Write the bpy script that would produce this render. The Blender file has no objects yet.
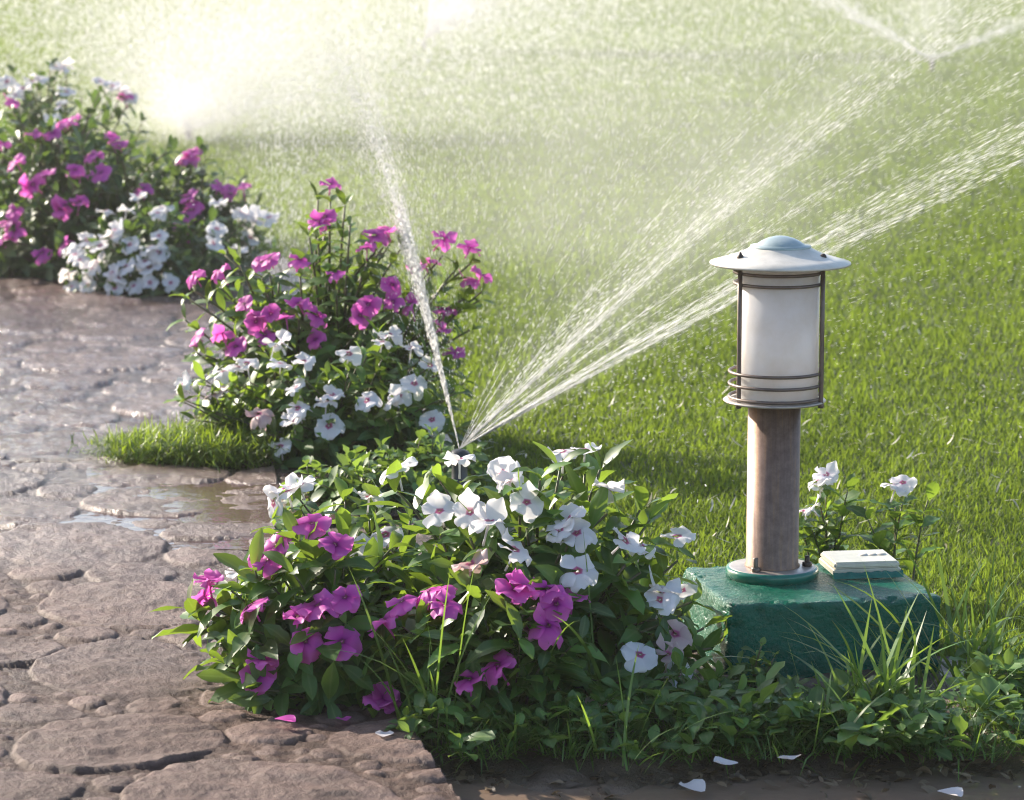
import bpy, bmesh, math, random
import numpy as np
from mathutils import Vector, Matrix

# ------------------------------------------------------------------ scene, camera, light
SC = bpy.context.scene
COL = SC.collection
RNG = np.random.default_rng(7)
random.seed(7)
R = math.radians

H = 0.82                      # camera height
F = 3000.0                    # focal length in pixels
PITCH = math.atan(480 / F)
cd = bpy.data.cameras.new('camera')
cam = bpy.data.objects.new('camera', cd)
COL.objects.link(cam)
cam.location = (0, 0, H)
cam.rotation_euler = (math.pi / 2 - PITCH, 0, 0)
cd.sensor_width = 36
cd.lens = F / 1024 * 36
cd.clip_start = 0.05
cd.clip_end = 500
cd.dof.use_dof = True
cd.dof.focus_distance = 3.28
cd.dof.aperture_fstop = 15.0
SC.camera = cam

SUN_AZ, SUN_EL = R(-50), R(26)           # behind the scene, to the left
S = Vector((math.sin(SUN_AZ) * math.cos(SUN_EL), math.cos(SUN_AZ) * math.cos(SUN_EL), math.sin(SUN_EL)))
w = bpy.data.worlds.new('World')
SC.world = w
w.use_nodes = True
wn = w.node_tree.nodes
sky = wn.new('ShaderNodeTexSky')
sky.sky_type = 'NISHITA'
sky.sun_disc = False
sky.sun_elevation = SUN_EL
sky.sun_rotation = SUN_AZ
sky.dust_density = 1.5
w.node_tree.links.new(sky.outputs[0], wn['Background'].inputs[0])
wn['Background'].inputs[1].default_value = 0.135
ld = bpy.data.lights.new('sun', 'SUN')
ld.energy = 5.0
ld.angle = R(0.6)
ld.color = (1.0, 0.90, 0.77)
lo = bpy.data.objects.new('sun', ld)
COL.objects.link(lo)
lo.rotation_euler = S.to_track_quat('Z', 'Y').to_euler()
SC.view_settings.view_transform = 'Standard'
SC.view_settings.look = 'None'
SC.view_settings.exposure = 1.12
SC.view_settings.gamma = 1
SC.render.engine = 'CYCLES'
SC.cycles.max_bounces = 10
SC.cycles.diffuse_bounces = 8
SC.cycles.glossy_bounces = 3
SC.cycles.transmission_bounces = 5
SC.cycles.transparent_max_bounces = 8
SC.cycles.volume_bounces = 1
SC.cycles.caustics_reflective = False
SC.cycles.caustics_refractive = False
SC.cycles.sample_clamp_indirect = 4
SC.cycles.use_denoising = True
SC.cycles.denoising_input_passes = 'RGB_ALBEDO_NORMAL'
SC.cycles.filter_width = 1.1


def ray(px, py):
    cx, cy = (px - 512) / F, (py - 400) / F
    c, s = math.cos(PITCH), math.sin(PITCH)
    return np.array([cx, c - cy * s, -s - cy * c])


def ground(px, py, z=0.0):
    d = ray(px, py)
    k = (z - H) / d[2]
    return np.array([0, 0, H]) + d * k


def at(px, py, D):
    d = ray(px, py)
    return np.array([0, 0, H]) + d * (D / d[1])


# ------------------------------------------------------------------ helpers
class MB:
    """collects vertices, quads and tris for ONE mesh"""
    def __init__(self):
        self.v, self.q, self.t, self.a, self.b, self.n = [], [], [], [], [], 0

    def add(self, v, q=None, t=None, a=0.0, b=0.0):
        v = np.asarray(v, dtype=np.float32).reshape(-1, 3)
        m = len(v)
        self.v.append(v)
        if q is not None and len(q):
            self.q.append(np.asarray(q, dtype=np.int32).reshape(-1, 4) + self.n)
        if t is not None and len(t):
            self.t.append(np.asarray(t, dtype=np.int32).reshape(-1, 3) + self.n)
        self.a.append(np.broadcast_to(np.asarray(a, dtype=np.float32), (m,)))
        self.b.append(np.broadcast_to(np.asarray(b, dtype=np.float32), (m,)))
        self.n += m

    def mesh(self, name, mat, smooth=True):
        me = bpy.data.meshes.new(name)
        v = np.concatenate(self.v)
        q = np.concatenate(self.q) if self.q else np.zeros((0, 4), np.int32)
        t = np.concatenate(self.t) if self.t else np.zeros((0, 3), np.int32)
        me.vertices.add(len(v))
        me.vertices.foreach_set('co', v.ravel())
        nl = q.size + t.size
        me.loops.add(nl)
        me.loops.foreach_set('vertex_index', np.concatenate([q.ravel(), t.ravel()]).astype(np.int32))
        nf = len(q) + len(t)
        me.polygons.add(nf)
        st = np.concatenate([np.arange(len(q)) * 4, q.size + np.arange(len(t)) * 3]).astype(np.int32)
        me.polygons.foreach_set('loop_start', st)
        me.polygons.foreach_set('use_smooth', np.full(nf, smooth))
        for nm, arr in (('va', self.a), ('vb', self.b)):
            at_ = me.attributes.new(nm, 'FLOAT', 'POINT')
            at_.data.foreach_set('value', np.concatenate(arr).astype(np.float32))
        me.update(calc_edges=True)
        me.materials.append(mat)
        return me

    def build(self, name, mat, parent=None, smooth=True):
        return link(name, self.mesh(name, mat, smooth), parent)


def link(name, me, parent=None):
    o = bpy.data.objects.new(name, me)
    COL.objects.link(o)
    if parent is not None:
        o.parent = parent
    return o


def tag(o, label=None, cat=None, group=None, kind=None):
    if label: o['label'] = label
    if cat: o['category'] = cat
    if group: o['group'] = group
    if kind: o['kind'] = kind
    return o


def thing(name, loc, label, cat, group=None, rz=0.0):
    o = bpy.data.objects.new(name, None)
    o.empty_display_size = 0.02
    COL.objects.link(o)
    o.location = tuple(float(c) for c in loc)
    o.rotation_euler.z = rz
    return tag(o, label, cat, group)


def norm(a):
    return a / np.maximum(np.linalg.norm(a, axis=-1, keepdims=True), 1e-9)


_lat = np.random.default_rng(3).random((256, 256))


def vnoise(x, y):
    xi, yi = np.floor(x).astype(int), np.floor(y).astype(int)
    fx, fy = x - xi, y - yi
    fx, fy = fx * fx * (3 - 2 * fx), fy * fy * (3 - 2 * fy)
    g = lambda i, j: _lat[i & 255, j & 255]
    return ((g(xi, yi) * (1 - fx) + g(xi + 1, yi) * fx) * (1 - fy)
            + (g(xi, yi + 1) * (1 - fx) + g(xi + 1, yi + 1) * fx) * fy) * 2 - 1


def fbm(x, y, o=4):
    s, a = 0, 1.0
    for k in range(o):
        s = s + a * vnoise(x * 2 ** k + 17.3 * k, y * 2 ** k + 9.1 * k)
        a *= 0.5
    return s / 1.9


def sstep(a, b, x):
    t = np.clip((x - a) / (b - a), 0, 1)
    return t * t * (3 - 2 * t)


def grid_quads(nr, nc):
    i = np.arange(nr - 1)[:, None] * nc + np.arange(nc - 1)[None, :]
    return np.stack([i, i + 1, i + nc + 1, i + nc], -1).reshape(-1, 4)


def rep_quads(q, per, n):
    return (q[None] + (np.arange(n) * per)[:, None, None]).reshape(-1, 4)


def tube(mb, pts, rad, sides=6, a=0.0, b=0.0, cap=True):
    pts = np.asarray(pts, float)
    n = len(pts)
    rad = np.broadcast_to(np.asarray(rad, float), (n,))
    tg = norm(np.gradient(pts, axis=0))
    ref = np.array([0.31, 0.17, 0.93]) if abs(tg[0][2]) < 0.9 else np.array([1.0, 0.1, 0])
    s = norm(np.cross(tg, ref))
    u = np.cross(s, tg)
    an = np.arange(sides) * 2 * math.pi / sides
    ring = pts[:, None] + rad[:, None, None] * (np.cos(an)[None, :, None] * s[:, None] + np.sin(an)[None, :, None] * u[:, None])
    i = np.arange(n - 1)[:, None] * sides
    j = np.arange(sides)[None]
    j2 = (j + 1) % sides
    q = np.stack([i + j, i + j2, i + sides + j2, i + sides + j], -1).reshape(-1, 4)
    v = ring.reshape(-1, 3)
    t = None
    if cap:
        v = np.concatenate([v, pts[:1], pts[-1:]])
        jj = np.arange(sides)
        k = n * sides
        t = np.concatenate([np.stack([np.full(sides, k), (jj + 1) % sides, jj], -1),
                            np.stack([np.full(sides, k + 1), (n - 1) * sides + jj, (n - 1) * sides + (jj + 1) % sides], -1)])
    mb.add(v, q, t, a, b)


def lathe(mb, prof, sides=64, c=(0, 0, 0), a=0.0, b=0.0):
    prof = np.asarray(prof, float)
    n = len(prof)
    an = np.arange(sides) * 2 * math.pi / sides
    v = np.stack([prof[:, 0, None] * np.cos(an), prof[:, 0, None] * np.sin(an),
                  np.broadcast_to(prof[:, 1, None], (n, sides))], -1).reshape(-1, 3) + np.asarray(c)
    i = np.arange(n - 1)[:, None] * sides
    j = np.arange(sides)[None]
    j2 = (j + 1) % sides
    q = np.stack([i + j, i + j2, i + sides + j2, i + sides + j], -1).reshape(-1, 4)
    mb.add(v, q, None, a, b)


def torus(mb, r, tr, z, c=(0, 0), sides=64, k=10, a0=0.0, a1=2 * math.pi):
    full = abs(a1 - a0 - 2 * math.pi) < 1e-4
    n = sides + (0 if full else 1)
    an = a0 + np.arange(n) * (a1 - a0) / sides
    ph = np.arange(k) * 2 * math.pi / k
    rr = r + tr * np.cos(ph)[None]
    v = np.stack([c[0] + rr * np.cos(an)[:, None], c[1] + rr * np.sin(an)[:, None],
                  np.broadcast_to(z + tr * np.sin(ph)[None], (n, k))], -1).reshape(-1, 3)
    i = np.arange(sides)[:, None]
    i2 = (i + 1) % n
    j = np.arange(k)[None]
    j2 = (j + 1) % k
    q = np.stack([i * k + j, i2 * k + j, i2 * k + j2, i * k + j2], -1).reshape(-1, 4)
    mb.add(v, q)


# ------------------------------------------------------------------ materials
def mat(name):
    m = bpy.data.materials.new(name)
    m.use_nodes = True
    nt = m.node_tree
    for n in list(nt.nodes):
        nt.nodes.remove(n)
    out = nt.nodes.new('ShaderNodeOutputMaterial')
    return m, nt, out


def N(nt, typ, **kw):
    n = nt.nodes.new(typ)
    for k, v in kw.items():
        if k in ('inp',):
            for kk, vv in v.items():
                n.inputs[kk].default_value = vv
        else:
            setattr(n, k, v)
    return n


def ramp(nt, fac, stops, interp='LINEAR'):
    r = nt.nodes.new('ShaderNodeValToRGB')
    r.color_ramp.interpolation = interp
    e = r.color_ramp.elements
    while len(e) < len(stops):
        e.new(0.5)
    for k, (p, c) in enumerate(stops):
        e[k].position = p
        e[k].color = (*c, 1) if len(c) == 3 else c
    nt.links.new(fac, r.inputs[0])
    return r.outputs[0]


def noise(nt, scale, detail=4, rough=0.55, vec=None, dist=0.0, out='Fac'):
    n = N(nt, 'ShaderNodeTexNoise', inp={'Scale': scale, 'Detail': detail, 'Roughness': rough, 'Distortion': dist})
    if vec is None:
        tc = nt.nodes.new('ShaderNodeTexCoord')
        vec = tc.outputs['Object']
    nt.links.new(vec, n.inputs['Vector'])
    return n.outputs[out]


def attr(nt, nm):
    a = N(nt, 'ShaderNodeAttribute', attribute_name=nm)
    return a.outputs['Fac']


def bump(nt, h, strength=0.4, dist=0.002):
    b = N(nt, 'ShaderNodeBump', inp={'Strength': strength, 'Distance': dist})
    nt.links.new(h, b.inputs['Height'])
    return b.outputs[0]


def leaf_mat(name, dark, light, trans, mixf=0.40, rough=0.42, rib=(0.13, 0.2, 0.06), spec=0.5):
    m, nt, out = mat(name)
    p = N(nt, 'ShaderNodeBsdfPrincipled', inp={'Roughness': rough, 'Specular IOR Level': spec})
    c = ramp(nt, attr(nt, 'vb'), [(0.0, dark), (0.75, light), (1.0, tuple(min(1, x * 1.5) for x in light))])
    mx = N(nt, 'ShaderNodeMix', data_type='RGBA')
    f = ramp(nt, attr(nt, 'va'), [(0.0, (1, 1, 1)), (0.24, (0, 0, 0))])
    nt.links.new(f, mx.inputs['Factor'])
    nt.links.new(c, mx.inputs['A'])
    mx.inputs['B'].default_value = (*rib, 1)
    nt.links.new(mx.outputs['Result'], p.inputs['Base Color'])
    t = N(nt, 'ShaderNodeBsdfTranslucent')
    tc = ramp(nt, attr(nt, 'vb'), [(0.0, tuple(x * 0.6 for x in trans)), (1.0, trans)])
    nt.links.new(tc, t.inputs[0])
    s = N(nt, 'ShaderNodeMixShader', inp={0: mixf})
    nt.links.new(p.outputs[0], s.inputs[1])
    nt.links.new(t.outputs[0], s.inputs[2])
    nt.links.new(s.outputs[0], out.inputs[0])
    return m


def petal_mat(name, stops, tstops, mixf=0.45):
    m, nt, out = mat(name)
    fa = attr(nt, 'va')
    c = ramp(nt, fa, stops)
    hs = N(nt, 'ShaderNodeHueSaturation')
    mr = N(nt, 'ShaderNodeMapRange', inp={3: 0.86, 4: 1.06})
    nt.links.new(attr(nt, 'vb'), mr.inputs[0])
    nt.links.new(mr.outputs[0], hs.inputs['Value'])
    nt.links.new(c, hs.inputs['Color'])
    p = N(nt, 'ShaderNodeBsdfPrincipled', inp={'Roughness': 0.5, 'Specular IOR Level': 0.3})
    nt.links.new(hs.outputs[0], p.inputs['Base Color'])
    t = N(nt, 'ShaderNodeBsdfTranslucent')
    nt.links.new(ramp(nt, fa, tstops), t.inputs[0])
    s = N(nt, 'ShaderNodeMixShader', inp={0: mixf})
    nt.links.new(p.outputs[0], s.inputs[1])
    nt.links.new(t.outputs[0], s.inputs[2])
    nt.links.new(s.outputs[0], out.inputs[0])
    return m


M = {}
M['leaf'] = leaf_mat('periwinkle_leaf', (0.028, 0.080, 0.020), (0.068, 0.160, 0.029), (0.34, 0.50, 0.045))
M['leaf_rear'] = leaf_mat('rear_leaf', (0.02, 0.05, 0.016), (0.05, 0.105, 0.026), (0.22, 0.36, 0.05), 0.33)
M['weed'] = leaf_mat('weed_leaf', (0.045, 0.105, 0.026), (0.085, 0.175, 0.04), (0.32, 0.48, 0.06), 0.35, 0.45)
M['grass'] = leaf_mat('lawn_grass', (0.042, 0.080, 0.014), (0.080, 0.126, 0.023), (0.30, 0.42, 0.036), 0.45, 0.55, rib=(0.05, 0.09, 0.016), spec=0.16)
M['long_grass'] = leaf_mat('long_grass', (0.045, 0.11, 0.024), (0.09, 0.175, 0.038), (0.30, 0.46, 0.05), 0.38, 0.38)
M['mat_grass'] = leaf_mat('creeping_grass', (0.05, 0.10, 0.015), (0.10, 0.17, 0.02), (0.40, 0.55, 0.03), 0.42, 0.45)
M['straw'] = leaf_mat('straw', (0.45, 0.42, 0.30), (0.62, 0.58, 0.46), (0.5, 0.45, 0.3), 0.35, 0.5, rib=(0.5, 0.47, 0.36))
M['white'] = petal_mat('white_petal', [(0.0, (0.35, 0.30, 0.12)), (0.09, (0.42, 0.01, 0.18)), (0.15, (0.55, 0.05, 0.30)), (0.21, (0.84, 0.80, 0.84)), (1, (0.87, 0.86, 0.88))],
                       [(0, (0.4, 0.1, 0.2)), (0.2, (0.80, 0.76, 0.74)), (1, (0.82, 0.79, 0.76))])
M['magenta'] = petal_mat('magenta_petal', [(0.0, (0.30, 0.15, 0.10)), (0.07, (0.12, 0.0, 0.07)), (0.14, (0.34, 0.01, 0.25)), (0.38, (0.64, 0.07, 0.45)), (1, (0.76, 0.18, 0.58))],
                         [(0, (0.2, 0.0, 0.1)), (0.25, (0.66, 0.06, 0.45)), (1, (0.86, 0.24, 0.66))])
M['pink'] = petal_mat('pale_pink_petal', [(0.0, (0.3, 0.2, 0.1)), (0.1, (0.4, 0.02, 0.2)), (0.25, (0.62, 0.42, 0.42)), (1, (0.70, 0.55, 0.53))],
                      [(0, (0.4, 0.1, 0.2)), (1, (0.7, 0.5, 0.45))])


def simple(name, col, rough=0.5, metal=0.0, spec=0.5, var=0.0, nscale=20, bmp=0.0, bdist=0.001, bscale=60, col2=None, coat=0.0):
    m, nt, out = mat(name)
    p = N(nt, 'ShaderNodeBsdfPrincipled', inp={'Base Color': (*col, 1), 'Roughness': rough, 'Metallic': metal, 'Specular IOR Level': spec, 'Coat Weight': coat, 'Coat Roughness': 0.1})
    if col2 is not None:
        nt.links.new(ramp(nt, noise(nt, nscale, 6, 0.65), [(0.36, col), (0.64, col2)]), p.inputs['Base Color'])
    if var:
        mr = N(nt, 'ShaderNodeMapRange', inp={1: 0.3, 2: 0.7, 3: max(0.02, rough - var), 4: rough + var})
        nt.links.new(noise(nt, nscale * 1.7, 5), mr.inputs[0])
        nt.links.new(mr.outputs[0], p.inputs['Roughness'])
    if bmp:
        nt.links.new(bump(nt, noise(nt, bscale, 6, 0.65), bmp, bdist), p.inputs['Normal'])
    nt.links.new(p.outputs[0], out.inputs[0])
    return m


M['stem'] = simple('periwinkle_stem', (0.10, 0.075, 0.045), 0.5, col2=(0.08, 0.10, 0.03), nscale=40)
M['soil'] = simple('damp_soil', (0.070, 0.048, 0.033), 0.45, col2=(0.135, 0.096, 0.070), nscale=18, var=0.2, bmp=0.9, bdist=0.01, bscale=45)
M['lawn_soil'] = simple('lawn_thatch', (0.025, 0.036, 0.010), 0.8, col2=(0.05, 0.065, 0.018), nscale=9, bmp=0.6, bdist=0.01, bscale=90)

# ------------------------------------------------------------------ plant builders
LT = np.linspace(0, 1, 7)
PROF_VINCA = np.array([0.10, 0.55, 0.88, 1.0, 0.93, 0.62, 0.04])
PROF_ROUND = np.array([0.12, 0.28, 0.70, 0.98, 1.0, 0.72, 0.05])
LQ = grid_quads(7, 3)


def leaves(mb, base, dirn, up, L, W, bend, fold, rnd, prof=PROF_VINCA):
    n = len(base)
    if n == 0:
        return
    dirn = norm(dirn)
    side = norm(np.cross(dirn, up))
    up2 = np.cross(side, dirn)
    t = LT[None]
    b = bend[:, None]
    along = t * (1 - (b * t) ** 2 / 6)
    drop = -b * t * t / 2
    wv = prof[None] * W[:, None] / 2
    wob = RNG.normal(0, 0.06, (n, 7)) * W[:, None]
    mid = base[:, None] + L[:, None, None] * (along[..., None] * dirn[:, None] + drop[..., None] * up2[:, None])
    v = np.empty((n, 7, 3, 3))
    for k, u in enumerate((-1, 0, 1)):
        v[:, :, k] = mid + u * wv[..., None] * side[:, None] + (abs(u) * (fold[:, None] * wv + wob * u))[..., None] * up2[:, None]
    a = np.broadcast_to(np.array([1.0, 0.0, 1.0])[None, None], (n, 7, 3)).reshape(-1)
    bb = np.repeat(rnd, 21)
    mb.add(v.reshape(-1, 3), rep_quads(LQ, 21, n), None, a, bb)


def blades(mb, base, L, W, az, lean, curl, rnd, rows=4, pw=None):
    n = len(base)
    t = np.linspace(0, 1, rows)[None]
    th = lean[:, None] + curl[:, None] * t            # angle from vertical
    ds = 1.0 / (rows - 1)
    st = np.concatenate([np.zeros((n, 1)), np.cumsum(np.sin((th[:, 1:] + th[:, :-1]) / 2), 1) * ds], 1)
    ct = np.concatenate([np.zeros((n, 1)), np.cumsum(np.cos((th[:, 1:] + th[:, :-1]) / 2), 1) * ds], 1)
    d = np.stack([np.cos(az), np.sin(az)], -1)
    mid = np.zeros((n, rows, 3))
    mid[..., :2] = base[:, None, :2] + (L[:, None] * st)[..., None] * d[:, None]
    mid[..., 2] = base[:, None, 2] + L[:, None] * ct
    tw = az + math.pi / 2 + RNG.normal(0, 0.5, n)
    side = np.stack([np.cos(tw), np.sin(tw), np.zeros(n)], -1)
    wp = (np.array([0.75, 1, 0.75, 0.08]) if rows == 4 else np.interp(np.linspace(0, 1, rows), [0, .3, .75, 1], [0.7, 1, 0.7, 0.04]))
    if pw is not None:
        wp = pw
    off = (W[:, None] * wp[None] / 2)[..., None] * side[:, None]
    v = np.stack([mid - off, mid + off], 2).reshape(-1, 3)
    mb.add(v, rep_quads(grid_quads(rows, 2), rows * 2, n), None, 1.0, np.repeat(rnd, rows * 2))


def flower_mesh(name, material, dia=0.046, seed=0, open_=1.0):
    rg = np.random.default_rng(seed)
    mb = MB()
    nt_, nu = 10, 9
    t = (np.linspace(0.0, 1, nt_) ** 0.8)[:, None]
    u = np.linspace(-1, 1, nu)[None]
    Rr = dia / 2
    for k in range(5):
        a0 = k * 2 * math.pi / 5 + rg.normal(0, 0.06)
        rs = Rr * rg.uniform(0.92, 1.06)
        half = 0.60 * np.interp(t[:, 0], [0, .15, .4, .68, .84, .94, 1], [.12, .29, .70, 1.0, .98, .80, .50])[:, None]
        rad = rs * (t - 0.15 * u ** 2 * t ** 3 - 0.05 * (u + 0.35) * t ** 3 + 0.012 * np.sin(u * 9 + k) * t ** 3) + 0.0012
        tang = rs * half * u * 0.96
        twist = 0.10 * u * t
        droop = rg.normal(-0.06, 0.24)
        z = rs * (twist + droop * t ** 2 - 0.10 * u ** 2 * t ** 1.5 + 0.09 * np.sin(u * 3.6 + rg.uniform(0, 6)) * t ** 2 + 0.04 * np.sin(t * 6 + rg.uniform(0, 6)) * t)
        z = z + 0.0006 * k + (1 - open_) * rs * t * 0.9
        rad = rad * (0.55 + 0.45 * open_)
        x = rad * math.cos(a0) - tang * math.sin(a0)
        y = rad * math.sin(a0) + tang * math.cos(a0)
        mb.add(np.stack([x, y, z], -1).reshape(-1, 3), grid_quads(nt_, nu), None,
               np.broadcast_to(t, (nt_, nu)).reshape(-1), rg.random())
    tube(mb, [(0, 0, 0.0004), (0, 0, -0.006), (0.001, 0, -0.014), (0.002, 0, -0.022)], [0.0022, 0.0016, 0.0013, 0.0017], 6, 0.9, 0.3)
    return mb.mesh(name, material)


FL = {}
for kind in ('white', 'magenta', 'pink'):
    FL[kind] = [flower_mesh(kind + '_flower', M[kind], 0.047, 10 * s + len(kind), (1.0, 1.0, 0.92, 1.0, 0.8, 1.0, 0.86, 1.0, 0.95, 0.7)[s]) for s in range(10)]

TOCAM = lambda p: norm(np.array([0, 0, H]) - p)


def put_flower(kind, pos, nrm, parent, scale=1.0, rg=random):
    me = rg.choice(FL[kind])
    o = bpy.data.objects.new('flower', me)
    COL.objects.link(o)
    o.parent = parent
    q = Vector(nrm).to_track_quat('Z', 'Y')
    o.rotation_mode = 'QUATERNION'
    from mathutils import Quaternion
    o.rotation_quaternion = q @ Quaternion((0, 0, 1), rg.uniform(0, 6.28))
    o.location = Vector(pos) - parent.location
    s = scale * rg.uniform(0.86, 1.12)
    o.scale = (s, s, s * rg.uniform(0.8, 1.5))
    return o


def on_dome(px, py, c, r):
    """where the sight line through that point of the photo meets the bush's own dome"""
    d = ray(px, py)
    o = np.array([0, 0, H])
    e = np.array([r[0], r[1], r[2]])
    oo, dd = (o - c) / e, d / e
    A, B, C = dd @ dd, 2 * oo @ dd, oo @ oo - 1
    disc = B * B - 4 * A * C
    k = -B / (2 * A) if disc < 0 else (-B - math.sqrt(disc)) / (2 * A)
    return o + d * k


def periwinkle(label, group, c, r, fl, nfill, leafL=0.05, leafW=0.38, lmat='leaf', seed=0, tips=(), fscale=1.0,
               nl=7, fill_lo=0.45, prof=PROF_VINCA, name='periwinkle_plant', cat='flowering plant', spread=0.45, hole=None):
    rg = np.random.default_rng(seed)
    rp = random.Random(seed)
    c = np.array([c[0], c[1], 0.0])
    r = np.array(r, float)
    root = thing(name, c, label, cat, group)
    ends = []
    for (px, py, kind) in fl:
        p = on_dome(px, py, c, r)
        p[2] = max(p[2], 0.03)
        if any(k2 and np.linalg.norm(p - p2) < 0.023 * fscale for p2, k2 in ends) and rg.random() < 0.45:
            continue
        ends.append((p, kind))
    for (px, py) in tips:
        ends.append((on_dome(px, py, c, r), None))
    for k in range(nfill):
        th = rg.uniform(0, 2 * math.pi)
        ph = math.acos(rg.uniform(0.0, 1))
        d = np.array([math.sin(ph) * math.cos(th), math.sin(ph) * math.sin(th), math.cos(ph)])
        p = c + d * r * rg.uniform(fill_lo, 0.99)
        p[2] = max(p[2], 0.02)
        ends.append((p, None))
    ml, ms = MB(), MB()
    LB, LD, LU, LL, LWd = [], [], [], [], []
    for (p, kind) in ends:
        out = (p - c) * np.array([1, 1, 0])
        b = c + out * spread * rg.uniform(0.3, 1) + np.array([rg.normal(0, .25 * r[0] * .5), rg.normal(0, .25 * r[1] * .5), 0])
        b[2] = 0.0
        tip = p - (0.026 if kind else 0) * np.array([0, 0, 1.0])
        ctrl = b * 0.45 + tip * 0.55
        ctrl[:2] = b[:2] * 0.7 + tip[:2] * 0.3
        ctrl[2] = tip[2] * rg.uniform(0.5, 0.75)
        tt = np.linspace(0, 1, 8)[:, None]
        pts = b * (1 - tt) ** 2 + 2 * ctrl * tt * (1 - tt) + tip * tt ** 2
        Ls = np.linalg.norm(np.diff(pts, axis=0), axis=1).sum()
        tube(ms, pts - c, np.linspace(0.0026, 0.0012, 8) * min(1.4, max(0.7, r[2] / 0.22)), 5)
        m = max(2, int(min(nl, 1 + Ls / (leafL * 0.42))))
        az = rg.uniform(0, math.pi)
        for j in range(m):
            s = 1 - (j / max(1, m)) ** 0.9 * 0.78
            f = s * 7
            i0 = min(6, int(f))
            q = pts[i0] * (1 - (f - i0)) + pts[i0 + 1] * (f - i0)
            tg = norm(pts[i0 + 1] - pts[i0])
            s1 = norm(np.cross(tg, [0.2, 0.3, 1.0] if abs(tg[2]) < .9 else [1.0, 0.2, 0]))
            s2 = np.cross(tg, s1)
            az += math.pi / 2 + rg.normal(0, 0.25)
            for side in (0, math.pi):
                a = az + side
                radial = math.cos(a) * s1 + math.sin(a) * s2
                ang = rg.normal(0.95 if j else (1.05 if kind else 0.6), 0.2)
                d = radial * math.sin(ang) + tg * math.cos(ang)
                LB.append(q + rg.normal(0, 0.001, 3))
                LD.append(d)
                LU.append(tg * 0.8 + np.array([0, 0, 0.6]) + rg.normal(0, 0.15, 3))
                sz = leafL * rg.uniform(0.7, 1.15) * (0.72 if j == 0 else 1)
                LL.append(sz)
                LWd.append(sz * leafW * rg.uniform(0.85, 1.15))
    n = len(LB)
    LB, LD, LU, LL, LWd = map(np.array, (LB, LD, LU, LL, LWd))
    rnd = rg.random(n) ** 1.3
    leaves(ml, LB - c, LD, LU, LL, LWd, rg.normal(0.55, 0.35, n), rg.uniform(0.1, 0.45, n), rnd, prof)
    ms.build('stem', M['stem'], root)
    ml.build('foliage', M[lmat], root)
    for (p, kind) in ends:
        if not kind:
            continue
        outw = norm((p - c) / r)
        nrm = norm(outw * 0.45 + np.array([0, 0, 0.75]) + 0.22 * TOCAM(p) + rg.normal(0, 0.30, 3))
        put_flower(kind, p, nrm, root, fscale * 0.84, rp)
    return root

# ------------------------------------------------------------------ the setting: ground, lawn base, path, bed, water
def sheet(name, x0, x1, y0, y1, z, m, nx=2, ny=2, kind='structure'):
    mb = MB()
    X, Y = np.meshgrid(np.linspace(x0, x1, nx), np.linspace(y0, y1, ny))
    mb.add(np.stack([X, Y, np.full_like(X, z)], -1).reshape(-1, 3), grid_quads(ny, nx))
    o = mb.build(name, m)
    return tag(o, kind=kind)


sheet('ground', -150, 150, -60, 240, -0.07, M['soil'])
EDX = np.array([2.0, 2.4, 2.8, 3.2, 4.2, 4.8, 6.2, 7.0])
EDV = np.array([0.13, 0.02, -0.074, -0.165, -0.33, -0.41, -0.62, -0.75])
edge = lambda D: np.interp(D, EDX, EDV)
# right-hand limit of the planting bed
BDX = np.array([2.0, 2.98, 3.08, 3.26, 3.30, 4.0, 4.8, 6.0, 7.0, 8.6])
BDV = np.array([0.9, 0.9, 0.62, 0.52, 0.17, -0.03, -0.11, -0.36, -0.50, -0.8])
bed = lambda D: np.interp(D, BDX, BDV)

# lawn base: starts behind the muddy edge, runs to the far end
mb = MB()
yy = np.concatenate([np.linspace(3.08, 9, 60), np.linspace(9.5, 160, 60)])
uu = np.linspace(0, 1, 60)
Y = np.repeat(yy[:, None], 60, 1)
lx = np.where(yy < 8.3, np.interp(yy, EDX, EDV) + 0.05, -1.0 - (yy - 8.3) * 2.2)
lx = np.maximum(lx, -80)
X = lx[:, None] + (np.minimum(2 + yy * 1.2, 80) - lx)[:, None] * uu[None]
Z = 0.006 * fbm(X * 5, Y * 5)
mb.add(np.stack([X, Y, Z], -1).reshape(-1, 3), grid_quads(len(yy), 60))
tag(mb.build('lawn_soil', M['lawn_soil']), kind='structure')

# planting bed soil with a bank that falls to the water along the near side
mb = MB()
yy = np.concatenate([np.linspace(2.2, 3.4, 130), np.linspace(3.42, 8.6, 160)])
nx = 150
uu = np.linspace(0, 1, nx)
x0 = np.where(yy < 6.6, edge(yy) - 0.05, -1.9)
x1 = bed(yy)
X = x0[:, None] + (x1 - x0)[:, None] * uu[None]
Y = np.repeat(yy[:, None], nx, 1)
bank = sstep(2.80, 3.0, Y + 0.10 * fbm(X * 8, Y * 3, 3) + 0.03 * fbm(X * 30, Y * 20, 2))
Z = -0.024 * (1 - bank) + 0.004 + 0.012 * fbm(X * 14, Y * 14, 5) * (0.4 + 0.6 * bank) + 0.004 * fbm(X * 60, Y * 60, 3)
Z = np.where(Y > 3, np.maximum(Z, 0.002), Z) + 0.004 * (Y > 3)
mb.add(np.stack([X, Y, Z], -1).reshape(-1, 3), grid_quads(len(yy), nx))
tag(mb.build('bed_soil', M['soil']), kind='structure')


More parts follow.
